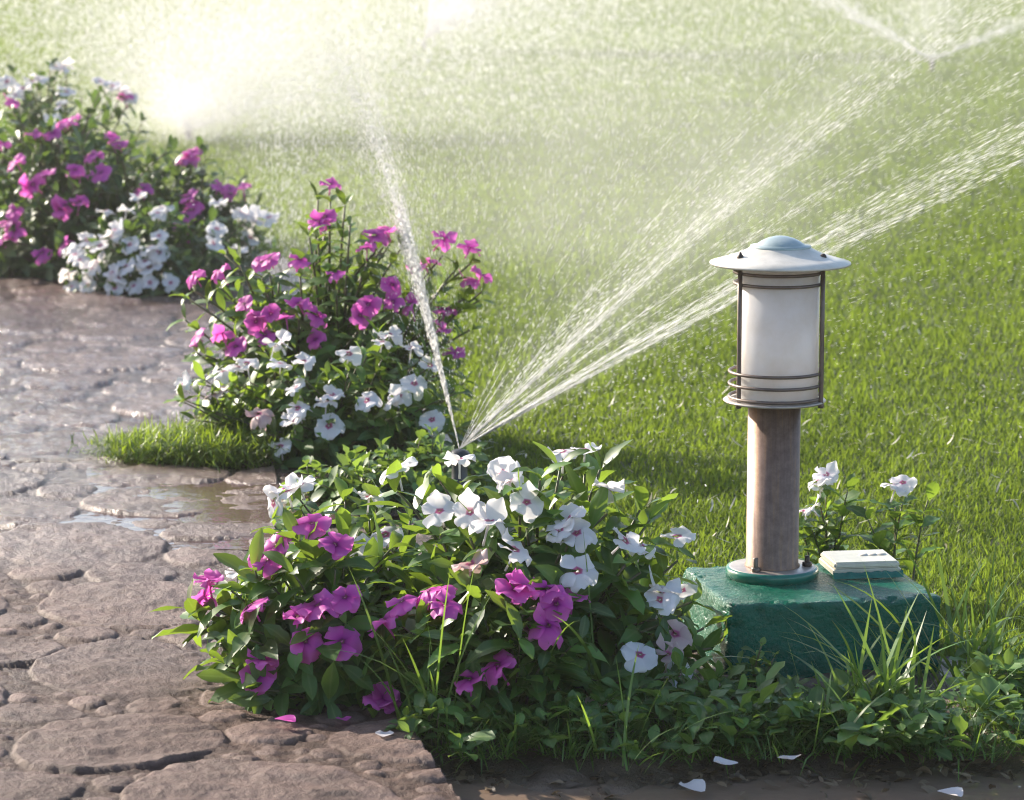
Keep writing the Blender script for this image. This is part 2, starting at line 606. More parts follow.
def water_mat(name, col, rough=0.02, bs=8, bd=0.002, st=0.15):
    m, nt, out = mat(name)
    p = N(nt, 'ShaderNodeBsdfPrincipled', inp={'Base Color': (*col, 1), 'Roughness': rough, 'IOR': 1.33, 'Specular IOR Level': 0.5})
    nt.links.new(bump(nt, noise(nt, bs, 3), st, bd), p.inputs['Normal'])
    nt.links.new(p.outputs[0], out.inputs[0])
    return m


M['muddy'] = water_mat('muddy_water', (0.19, 0.135, 0.10), bs=30, st=0.6)
M['puddle'] = water_mat('puddle_water', (0.10, 0.066, 0.058), rough=0.05, bs=45, st=0.6)
mb = MB()
yy = np.linspace(1.2, 2.96, 40)
X = edge(yy)[:, None] + 0.0 + (1.6 - edge(yy))[:, None] * np.linspace(0, 1, 30)[None]
Y = np.repeat(yy[:, None], 30, 1)
mb.add(np.stack([X, Y, np.full_like(X, -0.0165)], -1).reshape(-1, 3), grid_quads(40, 30))
tag(mb.build('muddy_water', M['muddy']), kind='structure')

# ---- stamped stone path
rg = np.random.default_rng(21)
nr, nc = 860, 600
inv = np.linspace(1 / 1.9, 1 / 6.75, nr)
yy = 1 / inv
vv = np.concatenate([np.linspace(0, 0.30, nc)])
Y = np.repeat(yy[:, None], nc, 1)
X = edge(yy)[:, None] - Y * vv[None]
# stones: large flags first, then smaller ones fill what is left between them
st = []
xs0, xs1 = -2.2, 0.3
cell = {}


def fits(x, y, rad, gap):
    gx, gy = int(x // .25), int(y // .25)
    for i in range(gx - 1, gx + 2):
        for j in range(gy - 1, gy + 2):
            for (a, b_, rr) in cell.get((i, j), ()):
                if (a - x) ** 2 + (b_ - y) ** 2 < (rr + rad + gap) ** 2:
                    return False
    return True


for (lo_, hi_, tries, gap) in ((0.085, 0.125, 1500, -0.006), (0.05, 0.075, 3000, -0.004), (0.024, 0.042, 9000, -0.001), (0.011, 0.020, 20000, 0.001), (0.006, 0.010, 16000, 0.001)):
    for _ in range(tries):
        x, y, rad = rg.uniform(xs0, xs1), rg.uniform(1.8, 7.0), rg.uniform(lo_, hi_)
        if y > 3.6 and lo_ < 0.012:
            continue
        if x < -0.34 * y - 0.1:
            continue
        if fits(x, y, rad, gap):
            cell.setdefault((int(x // .25), int(y // .25)), []).append((x, y, rad))
            st.append((x, y, rad, rg.uniform(0, math.pi), rg.uniform(1.0, 1.35), rg.normal(0, .04), rg.normal(0, .04), rg.random()))
st = np.array(st)
Xw = X + 0.016 * fbm(X * 9, Y * 9, 3)
Yw = Y + 0.016 * fbm(X * 9 + 40, Y * 9 + 11, 3)
f1 = np.full(X.shape, 9.0)
f2 = np.full(X.shape, 9.0)
idx = np.zeros(X.shape, int)
order = np.argsort(st[:, 1])
for i in order:
    x, y, rad, an, el = st[i, :5]
    mrg = rad * 1.6 + 0.05
    r0 = np.searchsorted(-inv, -1 / (y - mrg)) if y - mrg > 1.9 else 0
    r1 = np.searchsorted(-inv, -1 / (y + mrg))
    r0, r1 = max(0, r0 - 8), min(nr, r1 + 8)
    if r1 <= r0:
        continue
    sub = (slice(r0, r1), slice(None))
    dx, dy = Xw[sub] - x, Yw[sub] - y
    ca, sa = math.cos(an), math.sin(an)
    p_, q_ = (dx * ca + dy * sa) / el ** .5, (-dx * sa + dy * ca) * el ** .5
    f = np.sqrt(p_ * p_ + q_ * q_) - rad
    a_, b_ = f1[sub], f2[sub]
    less = f < a_
    f2[sub] = np.where(less, a_, np.minimum(b_, f))
    f1[sub] = np.where(less, f, a_)
    idx[sub] = np.where(less, i, idx[sub])
e = np.minimum((f2 - f1) * 0.5, 0.0035 - f1)
srad = st[idx, 2]
top = sstep(-0.0008, 0.0046, e)
hgt = np.interp(srad, [0.006, 0.02, 0.05, 0.12], [0.0013, 0.0025, 0.0034, 0.0039])
tilt = (X - st[idx, 0]) * st[idx, 5] + (Y - st[idx, 1]) * st[idx, 6]
dome = np.clip(e / np.maximum(srad, .01), 0, 1) * 0.0018
Z = top * (hgt + tilt * 0.25 + dome + (st[idx, 7] - .5) * 0.0015)
Z += top * 0.0021 * fbm(X * 16, Y * 22, 5) + 0.0026 * fbm(X * 60, Y * 80, 4)
Z += (1 - top) * 0.002 * fbm(X * 50, Y * 160, 3)
# layered ridges on the flags, an expansion joint across the path, a hollow that holds water
rid = vnoise(X * 9 + 3, Y * 55 + 5 * fbm(X * 4, Y * 4, 2))
Z += top * 0.0022 * rid * (srad > 0.05)
jy = 4.46 + 0.02 * X
Z -= 0.012 * np.exp(-((Y - jy) / 0.012) ** 2)
pc = ground(222, 512)
hol = np.exp(-(((X - pc[0]) / 0.13) ** 2 + ((Y - pc[1]) / 0.17) ** 2))
hol = hol * (0.75 + 0.55 * fbm(X * 13, Y * 13, 3))
hol += 0.55 * np.exp(-(((X + 0.62) / 0.28) ** 2 + ((Y - 5.15) / 0.35) ** 2))
Z -= 0.011 * hol
Z += 0.004 * fbm(X * 2.2, Y * 2.2, 2) + 0.016
mb = MB()
sk = np.stack([X[:, 0] + 0.004, yy, np.full(nr, -0.06)], -1)[:, None]
P = np.concatenate([sk, np.stack([X, Y, Z], -1)], 1)
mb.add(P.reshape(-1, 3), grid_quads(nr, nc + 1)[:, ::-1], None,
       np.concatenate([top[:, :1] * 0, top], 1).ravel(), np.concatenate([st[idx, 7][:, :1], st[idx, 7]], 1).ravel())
m, nt, out = mat('stamped_stone')
p = N(nt, 'ShaderNodeBsdfPrincipled', inp={'Specular IOR Level': 0.5})
spw = N(nt, 'ShaderNodeMapRange', inp={1: 3.4, 2: 4.6, 3: 0.18, 4: 0.50})
c0 = ramp(nt, noise(nt, 11, 8, 0.7), [(0.34, (0.112, 0.075, 0.062)), (0.66, (0.195, 0.136, 0.117))])
c1 = ramp(nt, noise(nt, 70, 5, 0.7), [(0.3, (0.45, 0.42, 0.40)), (0.7, (1.15, 1.12, 1.10))])
mx = N(nt, 'ShaderNodeMix', data_type='RGBA', blend_type='MULTIPLY', inp={0: 0.6})
nt.links.new(c0, mx.inputs['A']); nt.links.new(c1, mx.inputs['B'])
mx2 = N(nt, 'ShaderNodeMix', data_type='RGBA', blend_type='MULTIPLY', inp={0: 0.8})
nt.links.new(mx.outputs['Result'], mx2.inputs['A'])
nt.links.new(ramp(nt, attr(nt, 'vb'), [(0, (0.72, 0.70, 0.70)), (1, (1.15, 1.13, 1.12))]), mx2.inputs['B'])
mx3 = N(nt, 'ShaderNodeMix', data_type='RGBA', blend_type='MULTIPLY', inp={0: 1.0})
nt.links.new(mx2.outputs['Result'], mx3.inputs['A'])
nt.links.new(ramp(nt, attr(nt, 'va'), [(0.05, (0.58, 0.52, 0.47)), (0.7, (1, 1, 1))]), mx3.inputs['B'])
nt.links.new(mx3.outputs['Result'], p.inputs['Base Color'])
wet = noise(nt, 2.3, 4, 0.6)
tc = nt.nodes.new('ShaderNodeTexCoord')
sx = nt.nodes.new('ShaderNodeSeparateXYZ')
nt.links.new(tc.outputs['Object'], sx.inputs[0])
mrY = N(nt, 'ShaderNodeMapRange', inp={1: 3.1, 2: 4.5, 3: 0.0, 4: 0.45})       # the far stretch lies under the spray and is wetter
nt.links.new(sx.outputs['Y'], mrY.inputs[0])
nt.links.new(sx.outputs['Y'], spw.inputs[0])
nt.links.new(spw.outputs[0], p.inputs['Specular IOR Level'])
mr = N(nt, 'ShaderNodeMapRange', inp={1: 0.3, 2: 0.7, 3: 0.46, 4: 0.74})
nt.links.new(wet, mr.inputs[0])
sub = N(nt, 'ShaderNodeMath', operation='SUBTRACT')
nt.links.new(mr.outputs[0], sub.inputs[0]); nt.links.new(mrY.outputs[0], sub.inputs[1])
mxx = N(nt, 'ShaderNodeMath', operation='MAXIMUM', inp={1: 0.11})
nt.links.new(sub.outputs[0], mxx.inputs[0])
nt.links.new(mxx.outputs[0], p.inputs['Roughness'])
nt.links.new(bump(nt, noise(nt, 160, 6, 0.7), 0.9, 0.004), p.inputs['Normal'])
nt.links.new(p.outputs[0], out.inputs[0])
tag(mb.build('path', m), kind='structure')

# puddle in the hollow of the path
mb = MB()
n = 72
an = np.linspace(0, 2 * math.pi, n, endpoint=False)
rr = 1 + 0.22 * np.sin(an * 3 + 1) + 0.13 * np.sin(an * 5 + 2) + 0.08 * np.sin(an * 9)
ring = np.stack([pc[0] + 0.02 + 0.24 * rr * np.cos(an), pc[1] + 0.30 * rr * np.sin(an), np.full(n, 0.0164)], -1)
v = np.concatenate([ring, [[pc[0], pc[1], 0.0164]]])
mb.add(v, None, np.stack([np.arange(n), (np.arange(n) + 1) % n, np.full(n, n)], -1))
tag(mb.build('puddle', M['puddle']), kind='structure')

# ------------------------------------------------------------------ lamp on its green concrete block
ZB = 0.092
P0, P1, P2 = ground(681.5, 566, ZB), ground(727, 605, ZB), ground(943, 597, ZB)
ux = P2 - P1
wid = np.linalg.norm(ux)
ux /= wid
uy = np.array([-ux[1], ux[0], 0])
dep = (P0 - P1) @ uy
SHR = ((P0 - P1) @ ux) / dep
cen = P1 + ux * wid / 2 + uy * dep / 2 + ux * ((P0 - P1) @ ux) / 2
rzb = math.atan2(ux[1], ux[0])
bm = bmesh.new()
bmesh.ops.create_cube(bm, size=1)
for v in bm.verts:
    v.co = Vector((v.co.x * wid, v.co.y * dep, (v.co.z + 0.5) * (ZB + 0.05)))
bmesh.ops.bevel(bm, geom=list(bm.edges), offset=0.006, segments=2, affect='EDGES', profile=0.6)
bmesh.ops.subdivide_edges(bm, edges=[e for e in bm.edges if e.calc_length() > 0.03], cuts=44, use_grid_fill=True)
bm.normal_update()
co = np.array([v.co[:] for v in bm.verts])
nm = np.array([v.normal[:] for v in bm.verts])
nz = fbm(co[:, 0] * 25 + co[:, 2] * 13, co[:, 1] * 25 + co[:, 2] * 21, 4)
nz2 = fbm(co[:, 0] * 130 + co[:, 2] * 90, co[:, 1] * 130 + co[:, 2] * 70, 3)
ed = np.sum((np.abs(co - np.array([0, 0, (ZB + .05) / 2])) > np.array([wid, dep, ZB + .05]) / 2 - 0.012), 1) >= 2
chip = np.where(ed, -0.006 * sstep(0.1, 0.5, fbm(co[:, 0] * 60 + 5, co[:, 1] * 60 + co[:, 2] * 60, 3)), 0)
co[:, 0] += SHR * co[:, 1]
co += nm * (0.0022 * nz + 0.0008 * nz2 + chip)[:, None]
for v, c_ in zip(bm.verts, co):
    v.co = c_
me = bpy.data.meshes.new('concrete_block')
bm.to_mesh(me)
bm.free()
for p_ in me.polygons:
    p_.use_smooth = True
m, nt, out = mat('green_painted_concrete')
p = N(nt, 'ShaderNodeBsdfPrincipled', inp={'Specular IOR Level': 0.36})
c0 = ramp(nt, noise(nt, 30, 6, 0.7), [(0.30, (0.000, 0.078, 0.045)), (0.62, (0.001, 0.115, 0.066)), (0.85, (0.004, 0.145, 0.088))])
chipc = ramp(nt, noise(nt, 85, 4, 0.6), [(0.74, (0, 0, 0)), (0.79, (1, 1, 1))])
mx = N(nt, 'ShaderNodeMix', data_type='RGBA')
nt.links.new(chipc, mx.inputs['Factor'])
nt.links.new(c0, mx.inputs['A'])
mx.inputs['B'].default_value = (0.05, 0.075, 0.055, 1)
nt.links.new(mx.outputs['Result'], p.inputs['Base Color'])
nt.links.new(ramp(nt, noise(nt, 45, 4), [(0.38, (0.10,) * 3), (0.66, (0.34,) * 3)]), p.inputs['Roughness'])
b1 = N(nt, 'ShaderNodeBump', inp={'Strength': 0.9, 'Distance': 0.004})
nt.links.new(noise(nt, 190, 5, 0.65), b1.inputs['Height'])
nt.links.new(b1.outputs[0], p.inputs['Normal'])
nt.links.new(p.outputs[0], out.inputs[0])
me.materials.append(m)
blk = link('concrete_block', me)
blk.location = (cen[0], cen[1], -0.05)
blk.rotation_euler.z = rzb
tag(blk, 'wet green painted concrete block under the bollard lamp', 'concrete block')

M['bronze'] = simple('weathered_bronze_metal', (0.115, 0.085, 0.070), 0.42, 0.35, col2=(0.17, 0.125, 0.10), nscale=60, bmp=0.2, bdist=0.0005, bscale=300)
M['dark_metal'] = simple('dark_rusty_metal', (0.035, 0.028, 0.024), 0.5, 0.3, col2=(0.07, 0.045, 0.03), nscale=120)
M['cap'] = simple('off_white_painted_metal', (0.46, 0.43, 0.37), 0.42, 0.0, col2=(0.62, 0.58, 0.51), nscale=28, coat=0.15, bmp=0.08, bdist=0.0006, bscale=120)
M['dome'] = simple('pale_teal_metal', (0.24, 0.31, 0.31), 0.32, 0.1, col2=(0.34, 0.40, 0.40), nscale=40, coat=0.2)
M['plate'] = simple('worn_base_plate', (0.34, 0.29, 0.25), 0.35, 0.5, col2=(0.48, 0.42, 0.37), nscale=50, bmp=0.2, bdist=0.0005)
M['greenrim'] = simple('green_paint', (0.006, 0.10, 0.068), 0.2, 0, col2=(0.012, 0.15, 0.105), nscale=60, bmp=0.3, bdist=0.001)

# brushed brown pole: streaks that run up the tube
m, nt, out = mat('brown_brushed_pole')
p = N(nt, 'ShaderNodeBsdfPrincipled', inp={'Metallic': 0.4, 'Roughness': 0.45, 'Specular IOR Level': 0.3})
tc = nt.nodes.new('ShaderNodeTexCoord')
mp = N(nt, 'ShaderNodeMapping')
mp.inputs['Scale'].default_value = (1, 1, 0.05)
nt.links.new(tc.outputs['Object'], mp.inputs[0])
s1 = noise(nt, 170, 6, 0.6, mp.outputs[0])
c0 = ramp(nt, s1, [(0.3, (0.17, 0.108, 0.084)), (0.5, (0.24, 0.160, 0.125)), (0.7, (0.32, 0.19, 0.105))])
c1 = ramp(nt, noise(nt, 75, 8, 0.75), [(0.35, (0.50, 0.46, 0.44)), (0.6, (1, 1, 1))])
mx = N(nt, 'ShaderNodeMix', data_type='RGBA', blend_type='MULTIPLY', inp={0: 0.7})
nt.links.new(c0, mx.inputs['A']); nt.links.new(c1, mx.inputs['B'])
nt.links.new(mx.outputs['Result'], p.inputs['Base Color'])
nt.links.new(ramp(nt, s1, [(0.3, (0.38,) * 3), (0.7, (0.55,) * 3)]), p.inputs['Roughness'])
nt.links.new(bump(nt, s1, 0.12, 0.0006), p.inputs['Normal'])
nt.links.new(p.outputs[0], out.inputs[0])
M['pole'] = m

# frosted shade
m, nt, out = mat('frosted_shade')
p = N(nt, 'ShaderNodeBsdfPrincipled', inp={'Base Color': (0.86, 0.86, 0.88, 1), 'Roughness': 0.25, 'Specular IOR Level': 0.5, 'Coat Weight': 0.2})
nt.links.new(ramp(nt, noise(nt, 22, 6, 0.65), [(0.35, (0.70, 0.67, 0.62)), (0.58, (0.86, 0.86, 0.87))]), p.inputs['Base Color'])
t = N(nt, 'ShaderNodeBsdfTranslucent', inp={'Color': (0.88, 0.84, 0.80, 1)})
s = N(nt, 'ShaderNodeMixShader', inp={0: 0.55})
nt.links.new(p.outputs[0], s.inputs[1]); nt.links.new(t.outputs[0], s.inputs[2])
nt.links.new(s.outputs[0], out.inputs[0])
M['shade'] = m

LB_ = ground(772, 573, ZB + 0.003)
lamp = thing('bollard_lamp', LB_, 'short bollard lamp with a white frosted shade under a wide cone cap', 'garden lamp')
SCL = LB_[1] / 3000 / 0.985           # metres per pixel at the lamp


def zpx(py):                            # height above the block top for a point of the lamp axis
    return at(773, py, LB_[1])[2] - LB_[2]


b_ = MB()
rp_ = 45 * SCL
lathe(b_, [(0.0, -0.004), (rp_ + .0015, -0.004), (rp_ + .0022, 0.004), (rp_ + .001, 0.0075), (rp_ - .002, 0.008)], 72)
b_.build('plate_rim', M['greenrim'], lamp)
b_ = MB()
lathe(b_, [(0.0, 0.0086), (rp_ - .004, 0.0086), (rp_ - .0012, 0.0078), (rp_ - .0012, 0.003)][::-1], 72)
pl = b_.build('base_plate', M['plate'], lamp)
for (px, tall) in ((754, 0.020), (808, 0.012)):
    q = (px - 773) * SCL
    yb = -math.sqrt(max(0, (36 * SCL) ** 2 - q * q)) * (0.95 if px < 773 else 0.3)
    b_ = MB()
    lathe(b_, [(0.0052, 0.008), (0.0056, 0.0095), (0.0056, 0.0125), (0.005, 0.0135), (0.0, 0.0137)], 6, (q, yb, 0))
    lathe(b_, [(0.0029, 0.0137), (0.0029, 0.0137 + tall * 0.5), (0.0022, 0.0145 + tall * 0.5), (0, 0.0146 + tall * 0.5)], 12, (q, yb, 0))
    b_.build('bolt', M['bronze'] if px < 773 else M['dark_metal'], lamp)
OX = 2.8 * SCL
zb, rr = zpx(401), 26.3 * SCL
b_ = MB()
lathe(b_, [(rr + .0016, 0.0088), (rr + .0016, 0.0105), (rr, 0.012), (rr, zb), (0, zb)], 72)
b_.build('pole', M['pole'], lamp)
# lantern floor
z0 = zpx(398.5)
rb = 46.5 * SCL
b_ = MB()
lathe(b_, [(0, z0 - .003), (rb + .004, z0 - .003), (rb + .0055, z0 - .0015), (rb + .004, z0), (0, z0 + .0003)], 80)
b_.build('lantern_base', M['plate'], lamp)
ztop = zpx(266)
rs = 40.5 * SCL
b_ = MB()
lathe(b_, [(rs - .003, z0 + .001), (rs - .001, z0 + .0015), (rs, z0 + .004), (rs, ztop - .001), (rs - .003, ztop - .001), (rs - .003, z0 + .001)], 96)
b_.build('shade', M['shade'], lamp).location.x = OX
zr = [zpx(271.5), zpx(282.5), zpx(371), zpx(383), zpx(396)]
for z in zr:
    rx_ = OX * (0.75 if z > zpx(320) else 0.3)
    b_ = MB()
    torus(b_, rb - (0.0035 if z > zpx(320) else 0.0005), 0.0019, z, (rx_, 0), sides=90)
    b_.build('ring', M['bronze'], lamp)
for k, a in enumerate((-27, -150, 93)):
    a = R(a)
    x, y = rb * math.cos(a) + OX, rb * math.sin(a)
    b_ = MB()
    tube(b_, [(x, y, z0 - .005), (x, y, z0), (x, y, (z0 + ztop) / 2), (x, y, ztop + .004)], 0.0026, 12)
    lathe(b_, [(0, z0 - .0075), (.003, z0 - .007), (.0036, z0 - .0045), (.003, z0 - .002)], 12, (x, y, 0))
    rod = b_.build('rod', M['bronze'], lamp)
    b_ = MB()
    kx, ky = x, y * 0.97
    kz = ztop + .0118
    lathe(b_, [(.0038, kz - .006), (.0038, kz + .0005), (.0034, kz + .0022), (.0018, kz + .0042), (.0012, kz + (.0062 if k == 1 else .0045)), (0, kz + (.0066 if k == 1 else .0046))], 14, (kx, ky, 0))
    b_.build('knob', M['dark_metal'], rod)
rc = 70 * SCL
zc = ztop + .003
b_ = MB()
lathe(b_, [(0, zc + .004), (rc * .55, zc + .003), (rc - .004, zc - .0005), (rc - .001, zc - .001), (rc, zc + .0005), (rc - .0006, zc + .0018),
           (rc * .80, zc + .0062), (rc * .60, zc + .0112), (rc * .47, zc + .0158), (rc * .44, zc + .0178), (0, zc + .018)], 120)
cap = b_.build('cap', M['cap'], lamp)
cap.location.x = OX + .0012
b_ = MB()
d0 = zc + .0174
lathe(b_, [(rc * .425, d0 - .0015), (rc * .435, d0 + .0015), (rc * .425, d0 + .0028), (rc * .345, d0 + .0034), (rc * .335, d0 + .0042), (rc * .28, d0 + .0072), (rc * .19, d0 + .0106), (rc * .09, d0 + .0128), (0, d0 + .0133)], 96)
b_.build('dome', M['dome'], cap)

# plastic cover lying on the block
zt = ZB + 0.003
mB = simple('yellowed_white_plastic', (0.40, 0.375, 0.29), 0.32, 0, col2=(0.52, 0.49, 0.39), nscale=40, coat=0.3, bmp=0.15, bdist=0.0006)
A, B, C_, D_ = (ground(x, y, zt + .014) for (x, y) in ((831, 564.5), (900, 563), (885.5, 548.5), (822.6, 551)))
ctr = (A + B + C_ + D_) / 4
jx = norm((B - A) + (C_ - D_))
hx = np.linalg.norm((B - A + C_ - D_) / 2) / 2
hy = 0.5 * abs(((D_ - A + C_ - B) / 2) @ np.array([-jx[1], jx[0], 0])) * 0.9
jb = thing('cover_plate', (ctr[0], ctr[1], zt), 'off white plastic cover lying on the green block beside the lamp pole', 'plastic cover', None, math.atan2(jx[1], jx[0]))
for (nm_, sx_, z0_, z1_, bev, mm) in (('tray', 1.025, 0.0, 0.0075, 0.0015, mB), ('lid', 1.0, 0.0078, 0.0150, 0.002, mB)):
    bm = bmesh.new()
    bmesh.ops.create_cube(bm, size=1)
    for v in bm.verts:
        k = 1.0 if v.co.z < 0 else (0.965 if nm_ == 'lid' else 1.0)
        v.co = Vector((v.co.x * 2 * hx * sx_ * k, v.co.y * 2 * hy * sx_ * k, z0_ if v.co.z < 0 else z1_))
    bmesh.ops.bevel(bm, geom=list(bm.edges), offset=bev, segments=3, affect='EDGES')
    me = bpy.data.meshes.new(nm_)
    bm.to_mesh(me)
    bm.free()
    me.materials.append(mm)
    link(nm_, me, jb)
for k, x in enumerate((0.15, 0.42, 0.66)):
    b_ = MB()
    an = np.linspace(0, 2 * math.pi, 14, endpoint=False)
    pts = np.stack([x * hx + 0.0058 * np.cos(an) * (1 + .2 * np.sin(2 * an + k)), 0.15 * hy + 0.0066 * np.sin(an), np.full(14, 0.0156)], -1)
    b_.add(np.concatenate([pts, pts * [1, 1, 0] + [0, 0, 0.0145], [[x * hx, .15 * hy, 0.0163]]]),
           np.stack([np.arange(14), np.arange(14) + 14, (np.arange(14) + 1) % 14 + 14, (np.arange(14) + 1) % 14], -1),
           np.stack([np.arange(14), (np.arange(14) + 1) % 14, np.full(14, 28)], -1))
    b_.build('raised_mark', M['cap'], jb)
b_ = MB()
xx = np.linspace(-1, 1, 40)
for sgn in (-1,):
    h0 = 0.004 + 0.003 * np.abs(fbm(xx * 4 + 7, xx * 0 + 3))
    y0 = sgn * hy * 1.06
    v = np.stack([np.concatenate([xx, xx, xx]) * hx * 1.05, np.concatenate([np.full(40, y0 - .005), np.full(40, y0 - .0018), np.full(40, y0 + .0008)]),
                  np.concatenate([np.full(40, -.002), h0, h0 * .8])], -1)
    b_.add(v, grid_quads(3, 40))
b_.build('paint_drip', M['greenrim'], jb)

# ------------------------------------------------------------------ flowering plants
W_, G_, K_ = 'white', 'magenta', 'pink'


def fl(kind, *pts):
    return [(x, y, kind) for (x, y) in pts]


GF = 'periwinkle plants in the near bed'
periwinkle('large periwinkle plant crowned with white flowers in the near bed left of the green block', GF, (0.015, 3.16), (0.185, 0.20, 0.25),
           fl(W_, (563, 452), (585, 450), (576, 446), (607, 490), (625, 541), (641, 548), (678, 537), (489, 523), (470, 513), (510, 524), (568, 520), (560, 530), (577, 534),
              (515, 551), (528, 556), (578, 572), (397, 468), (410, 470), (459, 460), (503, 474), (510, 482), (440, 512), (527, 503), (540, 512), (640, 655), (663, 593), (682, 591), (660, 600), (676, 676), (616, 532), (640, 538))
           + fl(K_, (530, 630), (675, 635), (668, 655), (470, 565), (600, 720)),
           95, 0.060, 0.37, seed=3, tips=[(692, 602), (704, 628), (712, 648), (698, 655), (560, 470), (600, 470), (640, 510), (440, 480), (650, 520), (520, 495), (540, 480)])
periwinkle('bushy magenta periwinkle plant leaning over the stone path at the left front', GF, (-0.19, 3.12), (0.145, 0.14, 0.20),
           fl(G_, (209, 582), (205, 598), (262, 552), (276, 545), (268, 560), (312, 524), (305, 530), (297, 618), (288, 625), (306, 642), (318, 606), (342, 642), (350, 630), (345, 598), (336, 650), (262, 660), (245, 665), (270, 668), (385, 703), (380, 712), (258, 676), (252, 605), (335, 545), (322, 610)),
           62, 0.058, 0.37, seed=5, tips=[(190, 608), (215, 610), (225, 640), (240, 680), (230, 590), (255, 570), (330, 700), (250, 640), (225, 665), (270, 700)])
periwinkle('low magenta periwinkle growing at the foot of the white flowered plant', GF, (-0.01, 3.00), (0.115, 0.08, 0.165),
           fl(G_, (402, 602), (395, 606), (428, 592), (440, 590), (445, 606), (436, 625), (384, 622), (515, 590), (525, 586), (548, 590), (556, 605), (572, 598), (545, 600), (470, 680), (482, 675), (492, 684), (455, 686), (498, 666), (548, 627)),
           34, 0.054, 0.38, seed=8, fill_lo=0.3, tips=[(420, 640), (460, 640), (520, 640), (580, 640), (430, 690)])
periwinkle('small white periwinkle by the puddle, tucked behind the magenta plant', GF, (-0.155, 3.30), (0.12, 0.10, 0.195),
           fl(W_, (287, 490), (279, 497), (300, 486), (274, 503), (369, 497), (360, 492), (386, 535), (374, 527), (365, 553), (240, 572), (357, 545)),
           30, 0.048, 0.40, seed=11, tips=[(300, 500), (345, 500), (380, 490), (420, 490), (410, 520)])
GL = 'white periwinkle seedlings behind the green block'
periwinkle('small leafy white periwinkle directly behind the lamp pole at the back of the green block', GL, (0.392, 3.60), (0.055, 0.05, 0.145),
           fl(W_, (826, 476), (820, 482), (812, 508), (803, 512)), 3, 0.042, 0.42, seed=13, fscale=.82, tips=[(848, 490)], nl=5)
periwinkle('small white periwinkle right of the plastic cover at the back of the green block', GL, (0.465, 3.57), (0.055, 0.05, 0.135),
           fl(W_, (903, 483), (896, 486)), 0, 0.042, 0.42, seed=15, fscale=.82, tips=[(928, 500), (868, 520)], nl=5)

GM = 'periwinkle bushes beside the sprinkler'
periwinkle('tall open magenta periwinkle bush between the path and the sprinkler jet', GM, (-0.31, 4.78), (0.24, 0.21, 0.37),
           fl(G_, (330, 185), (325, 217), (318, 222), (309, 228), (270, 259), (262, 262), (278, 257), (300, 260), (336, 273), (345, 270), (330, 277), (367, 247), (383, 231), (390, 228), (375, 236), (194, 275), (200, 270), (220, 271), (244, 304), (299, 304), (262, 317), (256, 322), (271, 314), (236, 347), (196, 336), (222, 333), (317, 316), (368, 305), (375, 309), (393, 302), (411, 305), (392, 285), (360, 316), (443, 239), (430, 261), (420, 266), (481, 276), (470, 279), (470, 248), (444, 310), (440, 329), (455, 353), (417, 266), (265, 335), (316, 340), (286, 318)),
           80, 0.047, 0.38, seed=17, fscale=0.98, nl=9, tips=[(318, 200), (345, 205), (350, 225), (400, 250), (225, 255), (240, 265), (190, 300), (185, 320), (455, 270), (460, 300), (470, 330), (450, 400), (435, 380), (425, 300), (205, 355), (480, 300)], spread=0.35)
periwinkle('white periwinkle bush at the foot of the tall magenta one, beside the grassy patch', GM, (-0.25, 4.50), (0.24, 0.13, 0.21),
           fl(W_, (275, 345), (268, 350), (282, 342), (183, 385), (178, 390), (190, 382), (247, 364), (238, 367), (224, 372), (281, 364), (304, 362), (296, 388), (332, 396), (338, 390), (326, 402), (298, 409), (292, 421), (389, 336), (382, 342), (349, 354), (411, 349), (430, 366), (414, 384), (367, 401), (392, 400), (400, 396), (432, 420), (329, 426), (281, 447), (310, 384)) + fl(K_, (259, 415), (215, 395)),
           60, 0.046, 0.38, seed=19, tips=[(200, 395), (185, 400), (205, 380), (195, 420), (440, 400), (440, 440), (425, 455)])
periwinkle('low flowerless leafy weed clump between the two flower beds', None, (-0.215, 4.12), (0.11, 0.09, 0.105), [], 60, 0.034, 0.55, 'weed', 23, nl=5, prof=PROF_ROUND, name='leafy_clump', cat='plant', spread=0.8)
periwinkle('straggling dark green shoots at the foot of the sprinkler', None, (-0.115, 4.22), (0.10, 0.10, 0.11), [], 45, 0.028, 0.5, 'weed', 27, nl=6, prof=PROF_ROUND, name='leafy_clump', cat='plant', spread=0.8)

